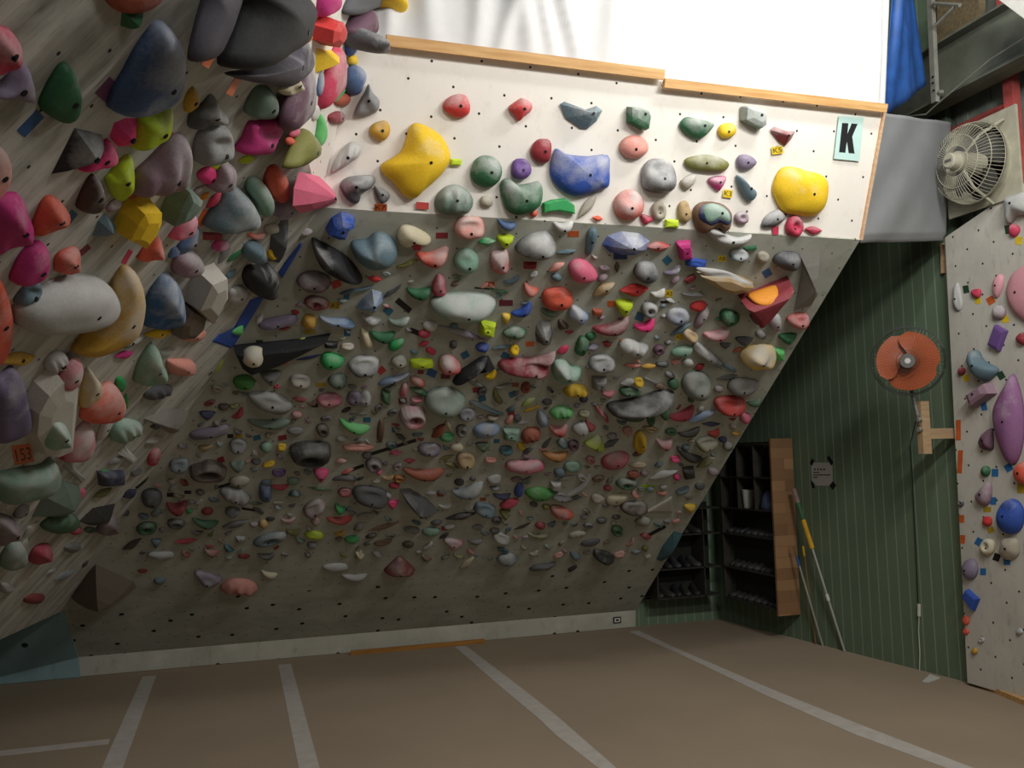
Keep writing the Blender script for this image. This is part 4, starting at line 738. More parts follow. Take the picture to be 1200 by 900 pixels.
TP = '''
K 911 176 13 9 8 yellow K5;K 853 227 11 9 -8 yellow K3;K 909 270 7 10 -4 crimson -;K 495 241 15 8 -4 red -;B 446 243 15 8 0 orange K7
B 518 276 14 7 0 dred -;B 672 274 13 7 0 orange -;B 727 300 16 8 0 navy -;B 782 305 9 9 42 teal -;B 846 303 10 7 0 yellow A8;B 899 320 10 9 30 slateblue -;B 489 290 9 7 0 crimson -
B 717 356 10 7 0 orange -;B 750 371 10 10 -20 teal -;B 784 344 9 8 0 yellow A3;B 781 354 14 3 0 black -;B 621 403 10 6 0 orange -;B 796 395 9 7 0 yellow A2;B 473 358 21 7 -40 black -;B 455 364 10 9 -42 teal -
B 487 389 14 6 -22 black -;B 565 338 18 2 -5 black -;B 574 333 11 6 0 orange -;B 593 355 16 7 0 maroon -;B 545 416 9 8 30 teal -;B 592 417 9 8 -30 teal -;B 506 437 11 9 -25 slateblue -;B 493 436 7 5 0 dred -
B 522 441 11 6 0 maroon -;B 447 434 9 8 40 red -;B 604 451 8 5 0 rust -;B 601 462 9 7 20 teal -;B 472 470 10 7 10 maroon -;B 565 467 9 7 15 teal -;B 560 457 12 6 5 dred -;B 599 484 8 5 0 dred -;B 394 333 11 9 25 red -
B 392 358 13 8 0 mustard A2;B 407 390 8 8 0 teal -;B 406 347 7 8 0 teal -;B 363 389 12 5 0 mustard -;B 376 451 11 5 0 mustard -;B 369 475 8 5 0 black -;B 270 511 7 5 0 black -;B 280 511 8 5 0 mustard -;B 259 539 8 7 20 dred -
B 331 513 10 6 10 dred -;B 301 513 9 6 15 teal -;B 262 569 21 3 17 black -;B 292 597 18 3 -8 black -;B 461 524 56 4 17 black -;B 419 548 16 4 20 black -;B 516 579 8 6 0 rust -;B 566 585 7 4 0 rust -;B 760 572 16 8 0 lime -
B 768 623 27 4 28 black -;B 521 619 8 5 0 dred -;B 430 492 9 6 0 teal -;B 463 504 8 6 0 teal -;B 582 517 7 5 0 teal -;B 220 577 8 4 0 black -;B 200 580 9 5 0 black -;B 304 402 8 7 0 dgreen -
L 36 145 34 13 46 slateblue -;L 127 106 26 20 48 plum -;L 198 165 22 9 58 orange -;U 274 101 24 9 60 orange -;U 243 72 14 11 60 orange -;L 98 294 18 7 40 maroon -;L 27 532 24 23 10 orange 153;L 149 301 18 6 60 crimson -;L 82 255 18 10 50 teal -;L 238 255 20 9 60 orange -;L 167 566 20 3 38 black -
R 1181 269 7 10 8 dgreen -;R 1194 282 8 9 -8 yellow -;R 1132 339 7 9 10 dgreen -;R 1146 352 7 8 0 yellow -;R 1161 352 9 9 30 orange -;R 1178 374 8 8 10 yellow -;R 1132 443 7 8 10 yellow -;R 1173 440 8 9 30 dgreen -;R 1153 476 7 10 10 lblue -
R 1123 504 6 24 0 orange -;R 1125 541 6 27 -3 orange -;R 1166 554 8 9 0 lblue -;R 1182 548 9 9 30 lblue -;R 1198 572 12 12 0 mustard -;R 1164 587 7 9 0 lblue -;R 1157 597 9 6 0 mustard -;R 1161 621 8 7 25 mustard -;R 1147 635 8 9 -30 lblue -
R 1180 658 8 8 0 lblue -;R 1168 653 8 9 -20 black -;R 1152 670 7 8 0 lblue -;R 1127 608 6 9 0 orange -;R 1128 632 6 10 -5 orange -
'''
for item in TP.replace('\n', ';').split(';'):
    q = item.split()
    if len(q) == 8: tape(q[0], *[float(v) for v in q[1:6]], q[6], None if q[7] == '-' else q[7])
# ------------------------------------------------------------------ build the holds and say which is which
CW = dict(dgrey='dark grey', lgrey='pale grey', slateblue='slate blue', lblue='pale blue', dred='dark red', dgreen='dark green', lightgreen='light green',
    greygreen='grey green', mint='pale grey green', hotpink='hot pink', palepink='pale pink', dbrown='dark brown', grassgreen='grass green', amber='amber brown',
    slate='slate grey', maroon='wine red', coral='coral red', crimson='crimson', tan='sandy', rust='rust brown', beige='beige grey', mustard='mustard yellow', navy='navy blue', lime='lime yellow', plum='plum')
SWD = dict(ov='oval', sp='ball-shaped', egg='egg-shaped', tri='triangular', tru='peaked', blk='blocky', leaf='slim', ring='ring-shaped', jug='scooped', pill='roll-shaped', rib='ribbed', star='star-shaped', wave='wavy', stick='stick-like', be='curved', fr='arched')
GRP = dict(K='climbing holds on the white top panel', B='climbing holds on the grey overhang', L='climbing holds on the left overhang', U='climbing holds on the left overhang', R='climbing holds on the right panel')
ON = dict(K='on the white top panel', B='on the shaded grey overhang', L='on the left overhang', U='on the left overhang', R='on the right white panel')
marks = [h for h in HOLDS if h['desc']]
def direction(dx, dy):
    a = math.degrees(math.atan2(-dy, dx)) % 360
    return ['right of', 'above and right of', 'above', 'above and left of', 'left of', 'below and left of', 'below', 'below and right of'][int(((a+22.5) % 360)//45)]
used_labels = set(h['desc']+' '+ON[h['sf']] for h in marks)
def same_side(a, b): return (a in 'LU') == (b in 'LU') and (a == 'R') == (b == 'R')
def relation(x, y, sf, kind, others):
    """others: (x, y) of all things of the same kind; a phrase that is true of this one only"""
    best = None
    for lim, strict in ((130, 2.2), (200, 1.6), (330, 1.35), (600, 1.0001)):
        for h in sorted(marks, key=lambda q: (q['x']-x)**2+(q['y']-y)**2):
            d = math.hypot(h['x']-x, h['y']-y)
            if d > lim or not same_side(h['sf'], sf) or d < 3: continue
            if h['x'] < 15 and h['sf'] in 'LU' and False: continue
            dr_ = direction(x-h['x'], y-h['y'])
            rivals = [math.hypot(h['x']-a, h['y']-b) for a, b in others if direction(a-h['x'], b-h['y']) == dr_ and (abs(a-x)+abs(b-y)) > 0.5]
            if all(r > d*strict for r in rivals):
                near = 'just ' if d < 60 else ('' if strict >= 1.3 or not rivals else 'next ')
                lb = '%s %s%s the %s' % (kind, near, dr_, h['desc'])
                if lb in used_labels or len(lb.split()) > 16: continue
                used_labels.add(lb); return lb
    return kind+' crowded among the others'
reg = [h for h in HOLDS if h['name'] == 'climbing_hold']
reg.sort(key=lambda h: -(h['w']*h['h']*(3 if h['desc'] else 1)))
solo = reg[:300]; rest = reg[300:]
def dulled(h): return 1 if (h['sf'] == 'B' and h['y'] > 440) or (h['sf'] == 'L' and h['y'] > 540) else 0  # holds low on the grey and left overhangs get the greyer tone
def build_mesh(name, h):
    L = h['L']; g = grip_values(L, h['W']); me = bpy.data.meshes.new(name)
    c0 = np.zeros(3)
    me.from_pydata([tuple(map(float, v)) for v in L], [], h['F'])
    me.materials.append(holdmat(h['color'], h['chalk'], dulled(h)))
    if not h['flat']: me.polygons.foreach_set('use_smooth', [True]*len(me.polygons))
    at = me.attributes.new('grip', 'FLOAT', 'POINT'); at.data.foreach_set('value', g.astype(np.float32)); me.update()
    o = bpy.data.objects.new(name, me); COL.objects.link(o); o.matrix_world = h['surf'].frame(h['base']); return o
def kind_of(h): return CW.get(h['color'], h['color'])+' '+SWD[h['code']]+' hold'
for h in solo+[q for q in HOLDS if q['name'] != 'climbing_hold']:
    o = build_mesh(h['name'], h)
    if h['desc']: lb = h['desc']+' '+ON[h['sf']]
    else:
        k = kind_of(h); lb = relation(h['x'], h['y'], h['sf'], k, [(q['x'], q['y']) for q in HOLDS if not q['desc'] and kind_of(q) == k and q is not h])
    tag(o, lb, h['cat'], GRP[h['sf']] if h['name'] == 'climbing_hold' else None)
    h['obj'] = o
    if h['bolt']:                                   # counter-sunk bolt head, on the face nearest the pull direction
        W, L = h['W'], h['L']; i = int(np.argmin((W[:, 0]-h['pk'][0]*0.9)**2+(W[:, 1]-h['pk'][1]*0.9)**2-0.3*W[:, 2]))
        c = L[i].copy()
        nb_ = np.argsort(((L-c)**2).sum(1))[:9]; Q = L[nb_]-L[nb_].mean(0)
        nn = np.linalg.svd(Q)[2][2]; nn = nn if nn[2] > 0 else -nn
        if nn[2] < 0.3: nn = np.array([0, 0, 1.0])
        rr = 0.0085 if min(h['w'], h['h']) > 20 else 0.007
        b = MB(); b.cyl(c-nn*0.006, c+nn*0.0022, rr, n=10)
        me = bpy.data.meshes.new('bolt'); me.from_pydata([tuple(map(float, v)) for v in b.v], [], b.f); me.materials.append(m_bolt)
        q = bpy.data.objects.new('bolt', me); COL.objects.link(q); q.parent = o
# everything smaller: one mass of little holds
V, F, FM, G, MATS, SM = [], [], [], [], [], []
for h in rest:
    m = holdmat(h['color'], h['chalk'], dulled(h))
    if m not in MATS: MATS.append(m)
    k = len(V); V += list(h['Wd']); F += [tuple(i+k for i in f) for f in h['F']]; FM += [MATS.index(m)]*len(h['F']); G += list(grip_values(h['L'], h['W'])); SM += [not h['flat']]*len(h['F'])
if rest:
    V = np.array(V); o0 = V.mean(0); me = bpy.data.meshes.new('climbing_hold'); me.from_pydata([tuple(map(float, v)) for v in V-o0], [], F)
    for m in MATS: me.materials.append(m)
    me.polygons.foreach_set('material_index', FM); me.polygons.foreach_set('use_smooth', SM)
    me.attributes.new('grip', 'FLOAT', 'POINT').data.foreach_set('value', np.array(G, np.float32)); me.update()
    o = bpy.data.objects.new('small_climbing_hold', me); COL.objects.link(o); o.location = [float(q) for q in o0]
    tag(o, 'smallest climbing holds scattered in every colour between the larger ones', 'climbing hold', kind='stuff')
# ------------------------------------------------------------------ tape markers
TAPECOL = dict(yellow='e0c22a', orange='c8622e', red='b8433e', dred='8a2f36', crimson='c23a56', teal='2f6a86', slateblue='2f5a8c', lblue='2f6ea8', navy='2a3f72', black='1c1c1c', plum='6a3f5e', maroon='6e2a38', lime='9cb828', mustard='b0962c', dgreen='2c4636', rust='8e4a30')
TWD = dict(lblue='blue', teal='teal blue', slateblue='blue', mustard='dull yellow', crimson='pinkish red', dgreen='dark green', dred='dark red', maroon='wine red', rust='rusty orange', navy='navy blue')
def lettering(text, mat, size, parent, loc, rot=0.0, bold=0.0, name='lettering', sx=1.0, shear=0.0, extr=0.0006):
    cu = bpy.data.curves.new(name, 'FONT'); cu.body = text; cu.size = size; cu.align_x = 'CENTER'; cu.align_y = 'CENTER'; cu.extrude = extr; cu.offset = bold; cu.shear = shear
    to = bpy.data.objects.new('tmp', cu); COL.objects.link(to); dg = bpy.context.evaluated_depsgraph_get(); dg.update()
    me = bpy.data.meshes.new_from_object(to.evaluated_get(dg)); bpy.data.objects.remove(to); me.materials.clear(); me.materials.append(mat)
    o = bpy.data.objects.new(name, me); COL.objects.link(o); o.parent = parent; o.location = loc; o.rotation_euler = (0, 0, rot); o.scale = (sx, 1, 1); return o
m_ink = plain('black_marker_ink', '14140f', 0.6, var=0.0)
Wt = np.array([(-1, -1, 0), (1, -1, 0), (1, 1, 0), (-1, 1, 0), (-1, -1, 1), (1, -1, 1), (1, 1, 1), (-1, 1, 1)], float)
Ft = [(0, 1, 2, 3), (7, 6, 5, 4), (0, 4, 5, 1), (1, 5, 6, 2), (2, 6, 7, 3), (3, 7, 4, 0)]
for sf, x, y, w, h, ang, color, text, lift in TAPES:
    surf = {'B': SB, 'K': SK, 'L': SL, 'U': SU, 'R': SR}[sf]
    base, L, Wd = place(surf, Wt, x, y, w/2, h/2, ang, 0.0015)
    me = bpy.data.meshes.new('tape_marker'); me.from_pydata([tuple(map(float, v)) for v in L], [], Ft); me.materials.append(tapemat(TAPECOL.get(color, 'aa8833')))
    o = bpy.data.objects.new('tape_marker', me); COL.objects.link(o); o.matrix_world = surf.frame(base)
    k = TWD.get(color, color)+' tape marker'
    if text: lb = '%s written %s, %s' % (k, text, ON[sf]); used_labels.add(lb)
    else: lb = relation(x, y, sf, k, [(t[1], t[2]) for t in TAPES if TWD.get(t[6], t[6])+' tape marker' == k and (t[1], t[2]) != (x, y)])
    tag(o, lb, 'tape', 'tape markers '+ON[sf])
    if text:                                        # handwriting lies in the plane of the tape
        q = lettering(text, m_ink, 1.0, o, (0, 0, 0), extr=0.0)
        n_v = len(q.data.vertices); A = np.zeros(n_v*3, np.float32); q.data.vertices.foreach_get('co', A); A = A.reshape(-1, 3)
        mid = (A.max(0)+A.min(0))/2; hf = (A.max(0)-A.min(0))/2; A = (A-mid)/np.maximum(hf, 1e-6)
        c_ = L[:4].mean(0); ex_ = (L[1]-L[0])/2; ey_ = (L[1]-L[2])/2
        Q = c_+A[:, :1]*0.78*ex_+A[:, 1:2]*0.66*ey_+np.array([0, 0, 0.0019]); q.data.vertices.foreach_set('co', Q.astype(np.float32).ravel()); q.data.update()
print('HOLDS', len(HOLDS), 'solo', len(solo), 'rest', len(rest), 'tapes', len(TAPES))
# ------------------------------------------------------------------ other things of the room
m_paper = plain('pale_paper', 'b9d8d2', 0.8, var=0.02); m_white = plain('white_plastic', 'c9c9c2', 0.5, var=0.05)
m_paperw = plain('white_notice_paper', 'aaa9a2', 0.85, var=0.03)
m_blackt = plain('black_cloth_tape', '15161a', 0.6, var=0.05)
m_steel = plain('painted_steel_beam', '6c7062', 0.6, 0.2, var=0.15, scale=4)
m_zinc = plain('galvanised_steel', 'a3a399', 0.5, 0.5, var=0.1)
m_red = plain('faded_red_paint', 'b0504c', 0.6, var=0.12)
m_fanw = plain('dusty_cream_metal', 'b3b09c', 0.6, var=0.1)
m_fanor = plain('orange_fan_plastic', 'ab5836', 0.4, var=0.04)
m_fangrey = plain('grey_fan_metal', '6f6f6c', 0.45, 0.3, var=0.05)
m_wire = plain('dark_chrome_wire', '4c514c', 0.35, 0.6, var=0.03)
# --- the K sheet
def pxpoly(surf, pts, off, thick, name, mat, parent=None):
    P = [surf.at(x, y, off) for x, y in pts]; b = MB(); b.prism(P, surf.n*thick); return b.obj(name, mat, parent)
def flatthing(surf, pts, thick, name, mat, label, cat, off=0.0):
    c = np.mean([surf.at(x, y, off) for x, y in pts], 0)
    o = pxpoly(surf, pts, off, thick, name, mat); return tag(o, label, cat)
ks = flatthing(SK, [(983, 135.5), (1012, 137.5), (1007, 189), (977, 186)], 0.0015, 'letter_sheet', m_paper, 'pale mint laminated sheet bearing a bold black K on the white panel', 'sign')
for pts in ([(986.8, 144), (994.2, 144.5), (990.6, 179), (983.2, 178.4)], [(998.0, 144.7), (1005, 145.2), (999.4, 160), (992.6, 166), (993.0, 158)], [(993.6, 159), (998.8, 157), (1001.6, 180), (994.6, 179.4), (992.2, 165)]):
    pass
kq = pxpoly(SK, [(986.8, 144), (994.2, 144.5), (993.0, 157), (998.0, 144.7), (1005, 145.2), (998.6, 160), (1001.4, 180), (994.4, 179.4), (992.6, 166), (991.7, 170), (990.6, 179), (983.2, 178.4)], 0.0015, 0.0008, 'letter', m_blackt, ks)
# --- exhaust fan on the wall at the upper right
def ring(b, c, u, v, r, w, rad, n=40): b.tube([c+r*(math.cos(2*math.pi*i/n)*u+math.sin(2*math.pi*i/n)*v) for i in range(n)], rad, 5, closed=True)
fc = np.array([3.0, 2.775, 2.185])*S
fan = empty('exhaust_fan', fc, 'dusty cream industrial exhaust fan with a wire guard, mounted above the right panel', 'exhaust fan')
u, v, w = -EY, EZ, -EX
hs = 0.185*S
b = MB()
n_ = 40; rr = 0.150*S
V = []; 
for k, z in enumerate((0.0, 0.02)):
    for i in range(n_):
        a = 2*math.pi*i/n_; c, s_ = math.cos(a), math.sin(a); q = hs/max(abs(c), abs(s_)); V.append(fc+u*c*q+v*s_*q+w*z)
    for i in range(n_):
        a = 2*math.pi*i/n_; V.append(fc+u*math.cos(a)*rr+v*math.sin(a)*rr+w*z)
F = []
for i in range(n_):
    j = (i+1) % n_; F += [(2*n_+i, 2*n_+j, 3*n_+j, 3*n_+i), (i, n_+i, n_+j, j), (i, j, 2*n_+j, 2*n_+i)]
b.add(V, F); b.obj('frame', m_fanw, fan)
b = MB(); V = []; prof = [(rr, -0.10), (rr, 0.02), (rr*1.03, 0.05), (rr*1.10, 0.09), (rr*1.14, 0.095)]
for r_, z in prof:
    for i in range(n_): a = 2*math.pi*i/n_; V.append(fc+u*math.cos(a)*r_+v*math.sin(a)*r_+w*z)
b.add(V, [(k*n_+i, k*n_+(i+1) % n_, (k+1)*n_+(i+1) % n_, (k+1)*n_+i) for k in range(len(prof)-1) for i in range(n_)])
b.obj('shroud', m_fanw, fan, smooth=True)
b = MB(); b.cyl(fc-w*0.10, fc-w*0.09, rr, n=40); b.obj('dark_opening', plain('dark_duct', '0d0e0d', 0.9), fan)
b = MB()
for r_, z in ((rr*1.12, 0.10), (rr*1.0, 0.19), (rr*0.72, 0.235), (rr*0.42, 0.245)): ring(b, fc+w*z, u, v, r_, w, 0.0028)
for i in range(64):
    a = 2*math.pi*i/64; d = u*math.cos(a)+v*math.sin(a)
    b.tube([fc+d*rr*1.12+w*0.10, fc+d*rr*1.06+w*0.16, fc+d*rr*0.97+w*0.20, fc+d*rr*0.7+w*0.237, fc+d*rr*0.42+w*0.246], 0.0019, 4)
b.obj('wire_guard', m_fanw, fan)
b = MB(); b.cyl(fc+w*0.03, fc+w*0.24, 0.075, 0.072, 24); b.cyl(fc+w*0.24, fc+w*0.30, 0.060, 0.055, 24); b.cyl(fc+w*0.30, fc+w*0.31, 0.055, 0.045, 24)
b.obj('motor', m_fanw, fan, smooth=False)
b = MB(); b.box(fc+w*0.312, (0.004, 0.055, 0.018)); b.obj('maker_plate', m_fangrey, fan)
for k in range(3):
    a = 2*math.pi*(k/3+0.13); d = u*math.cos(a)+v*math.sin(a); t = np.cross(w, d)
    b = MB(); b.tube([fc+d*0.06+w*0.2, fc+d*rr*0.8+w*0.16, fc+d*rr*1.3+w*0.03], 0.010, 6); b.obj('motor_bracket', m_fanw, fan)
for k in range(4):
    a0 = 2*math.pi*k/4+0.4; V = []
    for i in range(7):
        r_ = 0.06+(rr*0.93-0.06)*i/6
        for j in range(5):
            a = a0+(j/4-0.5)*(0.9+0.45*math.sin(math.pi*i/6)); V.append(fc+(u*math.cos(a)+v*math.sin(a))*r_+w*(0.03+0.07*(j/4-0.5)))
    b = MB(); b.add(V+[q+w*0.003 for q in V], [(i*5+j, i*5+j+1, (i+1)*5+j+1, (i+1)*5+j) for i in range(6) for j in range(4)]+[(35+i*5+j, 35+(i+1)*5+j, 35+(i+1)*5+j+1, 35+i*5+j+1) for i in range(6) for j in range(4)])
    b.obj('blade', m_fangrey, fan, smooth=True)
# --- red steel frame and beam
yp = hit(1184, 180, EX, 3.02*S)[1]
tag(MB().box((3.03*S, yp-0.03, 2.42*S), (0.07, 0.075, 0.98*S)).obj('steel_post', m_red), 'faded red upright steel post beside the exhaust fan', 'steel post')
b = MB(); b.tube([np.array([3.03*S, yp, 2.395*S]), np.array([3.03*S, 3.0*S, 2.395*S])], 0.03, 4)
tag(b.obj('steel_rail', m_red), 'faded red steel rail just above the exhaust fan', 'steel rail')
be = empty('steel_beam', (2.93*S, 2.0*S, 2.5*S), 'grey green steel beam running overhead along the right wall', 'steel beam')
MB().box((2.93*S, 2.0*S, 2.61*S), (0.012, 2.4*S, 0.25*S)).obj('web', m_steel, be)
MB().box((2.93*S, 2.0*S, 2.49*S), (0.19, 2.4*S, 0.014)).obj('flange', m_steel, be)
MB().box((2.93*S, 2.0*S, 2.73*S), (0.19, 2.4*S, 0.014)).obj('flange', m_steel, be)
b = MB(); b.tube([hit(1050, 138, EX, 2.86*S), hit(1085, 134, EX, 2.86*S), hit(1098, 122, EX, 2.86*S), hit(1160, 70, EX, 2.86*S), hit(1215, 35, EX, 2.86*S)], 0.006, 6)
tag(b.obj('cable', m_zinc), 'thin pale cable strung along the steel beam', 'cable')
def px(x, y, X): return hit(x, y, EX, X*S)
st = empty('roof_strut', px(1094, 118, 2.84), 'pale galvanised strut dropping from the roof to the steel beam', 'strut')
b = MB(); p0, p1 = px(1094, 120, 2.84), px(1088, -15, 2.84)
b.prism([p0+EY*-.022, p0+EY*.022, p1+EY*.022, p1-EY*.022], (0.035, 0, 0)); b.obj('channel', m_zinc, st)
b = MB(); b.tube([px(1096, 30, 2.83), px(1118, 8, 2.83)], 0.012, 6); b.tube([px(1094, 4, 2.83), px(1125, 6, 2.83)], 0.015, 6); b.obj('brace', m_zinc, st)
for q in ((1094, 90), (1094, 97), (1095, 106)):
    b = MB(); c = px(q[0], q[1], 2.84); b.cyl(c+EX*0.0, c-EX*0.012, 0.006, n=6); b.obj('bolt', m_bolt, st)
b = MB(); c = px(1104, 108, 2.86); b.cyl(c, c-EX*0.02, 0.016, n=8); b.cyl(c-EX*.02, c-EX*0.035, 0.009, n=6); b.obj('clamp', m_zinc, st)
tb = [px(1098, 52, 2.98), px(1096, -20, 2.98), px(1160, -60, 2.98), px(1160, 8, 2.98)]
b = MB(); b.prism([px(1098, 49, 2.99), px(1098, -25, 2.99), px(1150, -40, 2.99), px(1146, 24, 2.99)], (0.06, 0, 0))
tag(b.obj('timber_block', woodmat('old_timber', '5f5440', '85775a')), 'old brown timber plate bolted above the steel beam', 'timber')
for i, (ya, yb) in enumerate(((62, 12), (70, 20))):
    b = MB(); b.tube([px(1098, ya-2, 2.95), px(1215, yb-12, 2.95)], 0.012, 4)
    tag(b.obj('roof_conduit', m_steel), ('upper' if i == 0 else 'lower')+' of two thin dark conduits above the steel beam', 'conduit')
b = MB(); b.prism([px(1163, -6, 2.7), px(1203, 24, 2.7), px(1240, 24, 2.7), px(1240, -30, 2.7)], (0.10, 0, 0))
tag(b.obj('duct_cover', m_white), 'white plastic duct cover cut by the top right corner', 'duct')
# --- blue tarp hanging at the right end of the sheet
m_blue = plain('blue_tarpaulin', '1f4a8a', 0.55, var=0.2, scale=8)
tT = [hit(1053, -60, EX, 2.42*S), hit(1059, -60, EX, 2.55*S)]; tB = [hit(1036, 138, EX, 2.36*S), hit(1086, 100, EX, 2.78*S)]
def tarp(u, v):
    a = tB[0]*(1-u)+tB[1]*u; c = tT[0]*(1-u)+tT[1]*u; p = a*(1-v)+c*v
    return p+np.array([0, 0.03*math.sin(9*u+2*v)+0.012*math.sin(23*u-3*v), 0])
cloth('blue_tarpaulin', m_blue, tarp, 30, 20, 'crumpled blue tarpaulin hanging beside the white sheet', 'tarpaulin')
# --- orange wall fan on its timber bracket
oc = hit(1064, 423, EY, 3.0*S); dist = (oc-CAM).dot(M@EZ); RR = 40.5*dist/FPX
w = _n(CAM-oc+np.array([-0.25, 0, 0.1])); u = _n(np.cross(EZ, w)); v = np.cross(w, u)
of = empty('wall_fan', oc, 'orange-bladed fan in a round wire cage on a timber bracket', 'fan')
b = MB()
for r_, z in ((1.0, 0.0), (0.97, 0.045), (0.30, 0.085), (1.0, -0.015)): ring(b, oc+w*z, u, v, RR*r_, w, 0.0028 if r_ > .9 else 0.002, 48)
for i in range(60):
    a = 2*math.pi*i/60; d = u*math.cos(a)+v*math.sin(a)
    b.tube([oc+d*RR, oc+d*RR*0.97+w*0.045, oc+d*RR*0.65+w*0.075, oc+d*RR*0.2+w*0.088], 0.0008, 4)
b.obj('front_guard', m_wire, of)
b = MB()
for i in range(40):
    a = 2*math.pi*(i+.5)/40; d = u*math.cos(a)+v*math.sin(a)
    b.tube([oc+d*RR-w*0.01, oc+d*RR*0.95-w*0.05, oc+d*RR*0.3-w*0.08], 0.0008, 4)
ring(b, oc-w*0.05, u, v, RR*0.95, w, 0.002, 48); b.obj('rear_guard', m_wire, of)
for k in range(3):
    a0 = 2*math.pi*k/3+0.5; V = []
    for i in range(9):
        t = i/8; r_ = RR*(0.12+0.73*t); sp = 1.3*(0.55+0.45*math.sin(math.pi*min(1, t*1.05)*0.75+0.3))
        if i == 8: sp *= 0.8
        for j in range(9):
            a = a0+(j/8-0.5)*2*sp*0.98+0.25*t; V.append(oc+(u*math.cos(a)+v*math.sin(a))*r_+w*(0.012+0.045*(j/8-0.5)*(1-0.3*t)))
    b = MB(); Fq = [(i*9+j, i*9+j+1, (i+1)*9+j+1, (i+1)*9+j) for i in range(8) for j in range(8)]
    b.add(V+[q-w*0.0025 for q in V], Fq+[tuple(81+x for x in f[::-1]) for f in Fq]); b.obj('blade', m_fanor, of, smooth=True)
b = MB(); b.cyl(oc+w*0.0, oc+w*0.05, RR*0.16, RR*0.14, 24); b.cyl(oc+w*0.078, oc+w*0.092, RR*0.215, RR*0.2, 28); b.obj('hub_cap', m_fangrey, of)
b = MB(); b.cyl(oc+w*0.092, oc+w*0.094, RR*0.08, RR*0.08, 16); b.obj('badge', m_white, of)
b = MB(); b.cyl(oc-w*0.05, oc-w*0.17, RR*0.24, RR*0.20, 24); b.cyl(oc-w*0.17, oc-w*0.19, RR*0.20, RR*0.10, 24); b.obj('motor_housing', m_fangrey, of)
m_brk = woodmat('greyed_pine', '9c8262', 'b89c78')
pc = hit(1082.5, 501, EY, 3.02*S)
b = MB(); b.tube([oc-w*0.12-EZ*0.03, oc-w*0.13-EZ*0.15, np.array([pc[0]-0.05, pc[1], pc[2]+0.09]), np.array([pc[0]-0.035, pc[1], pc[2]+0.02])], 0.014, 8); b.obj('neck', m_fangrey, of)
pz0, pz1 = hit(1082, 532, EY, 3.02*S)[2], hit(1082, 470, EY, 3.02*S)[2]
br = empty('timber_bracket', (pc[0], pc[1], pz0), 'pale timber bracket holding the orange fan out from the panel edge', 'bracket')
MB().box((pc[0], pc[1], (pz0+pz1)/2), (0.075, 0.05, pz1-pz0)).obj('post', m_brk, br)
ax1 = 2.995*S; az = hit(1104, 508, EY, 3.045*S)[2]
MB().box(((pc[0]+ax1)/2+0.035, pc[1]+0.045, az), (ax1-pc[0]+0.07, 0.038, 0.075)).obj('arm', m_brk, br)
for dz in (0.035, -0.035):
    c = np.array([pc[0]-0.045, pc[1]-0.01, pc[2]+0.02+dz]); b = MB(); b.cyl(c-EX*0.015, c+EX*0.015, 0.016, n=8); b.cyl(c-EY*0.03, c, 0.006, n=6); b.obj('clamp_nut', m_zinc, br)
c = np.array([pc[0]+0.05, pc[1]+0.02, az]); b = MB(); b.cyl(c, c-EY*0.012, 0.012, n=8); b.obj('screw_head', m_zinc, br)
# --- cords on the green wall
def G(x, y, off=0.01): return hit(x, y, gn, gn.dot(g0)+off)
b = MB(); b.tube([np.array([pc[0]-0.04, pc[1]+0.03, pc[2]+0.05])]+[G(*q) for q in ((1067, 520), (1070, 580), (1073, 640), (1076, 708))], 0.0035, 6)
cd = tag(b.obj('power_cord', m_blackt), 'thin black power cord running down the green wall from the orange fan', 'cord')
b = MB(); b.cyl(G(1077, 708, .02), G(1077, 722, .02), 0.013, n=8); b.obj('socket_plug', m_white, cd)
b = MB(); b.tube([G(1077, 722, .02), G(1076.5, 740, .015), G(1078, 765, .015), G(1077.5, 788, .015)], 0.004, 6)
tag(b.obj('extension_cord', m_white), 'white cord hanging from the plug to the floor at the green wall', 'cord')
# --- notice with taped corners
nt_ = empty('wall_notice', G(963, 556, 0.0), 'white paper notice with four black tape corners on the green wall', 'notice')
def gq(pts, off, th, name, mat, parent): b = MB(); b.prism([G(x, y, off) for x, y in pts], gn*th); return b.obj(name, mat, parent)
gq([(953, 542), (973, 542), (975.5, 545), (976, 566), (972, 569.5), (956, 569), (951.5, 563), (950.5, 546)], 0.002, 0.001, 'paper', m_paperw, nt_)
for pts in ([(949, 542), (952, 537), (954.5, 540), (951.5, 546)], [(969, 536), (972, 534), (976.5, 542), (974, 546)], [(950, 563), (954, 567), (955, 572), (952, 572)], [(972, 569), (976, 564), (980, 569), (976, 574)]):
    gq(pts, 0.003, 0.001, 'corner_tape', m_blackt, nt_)
m_ghost = plain('faded_print', '4a4a48', 0.8)
for pts in ([(953, 553), (960, 553), (960, 554.2), (953, 554.2)], [(953, 556), (973, 556), (973, 557.2), (953, 557.2)], [(953, 558.6), (958, 558.6), (958, 559.8), (953, 559.8)]):
    gq(pts, 0.0032, 0.0004, 'printed_line', m_ghost, nt_)
for i in range(4): gq([(954+i*3.6, 549), (956+i*3.6, 549), (956+i*3.6, 551.2), (954+i*3.6, 551.2)], 0.0032, 0.0004, 'printed_character', m_ghost, nt_)
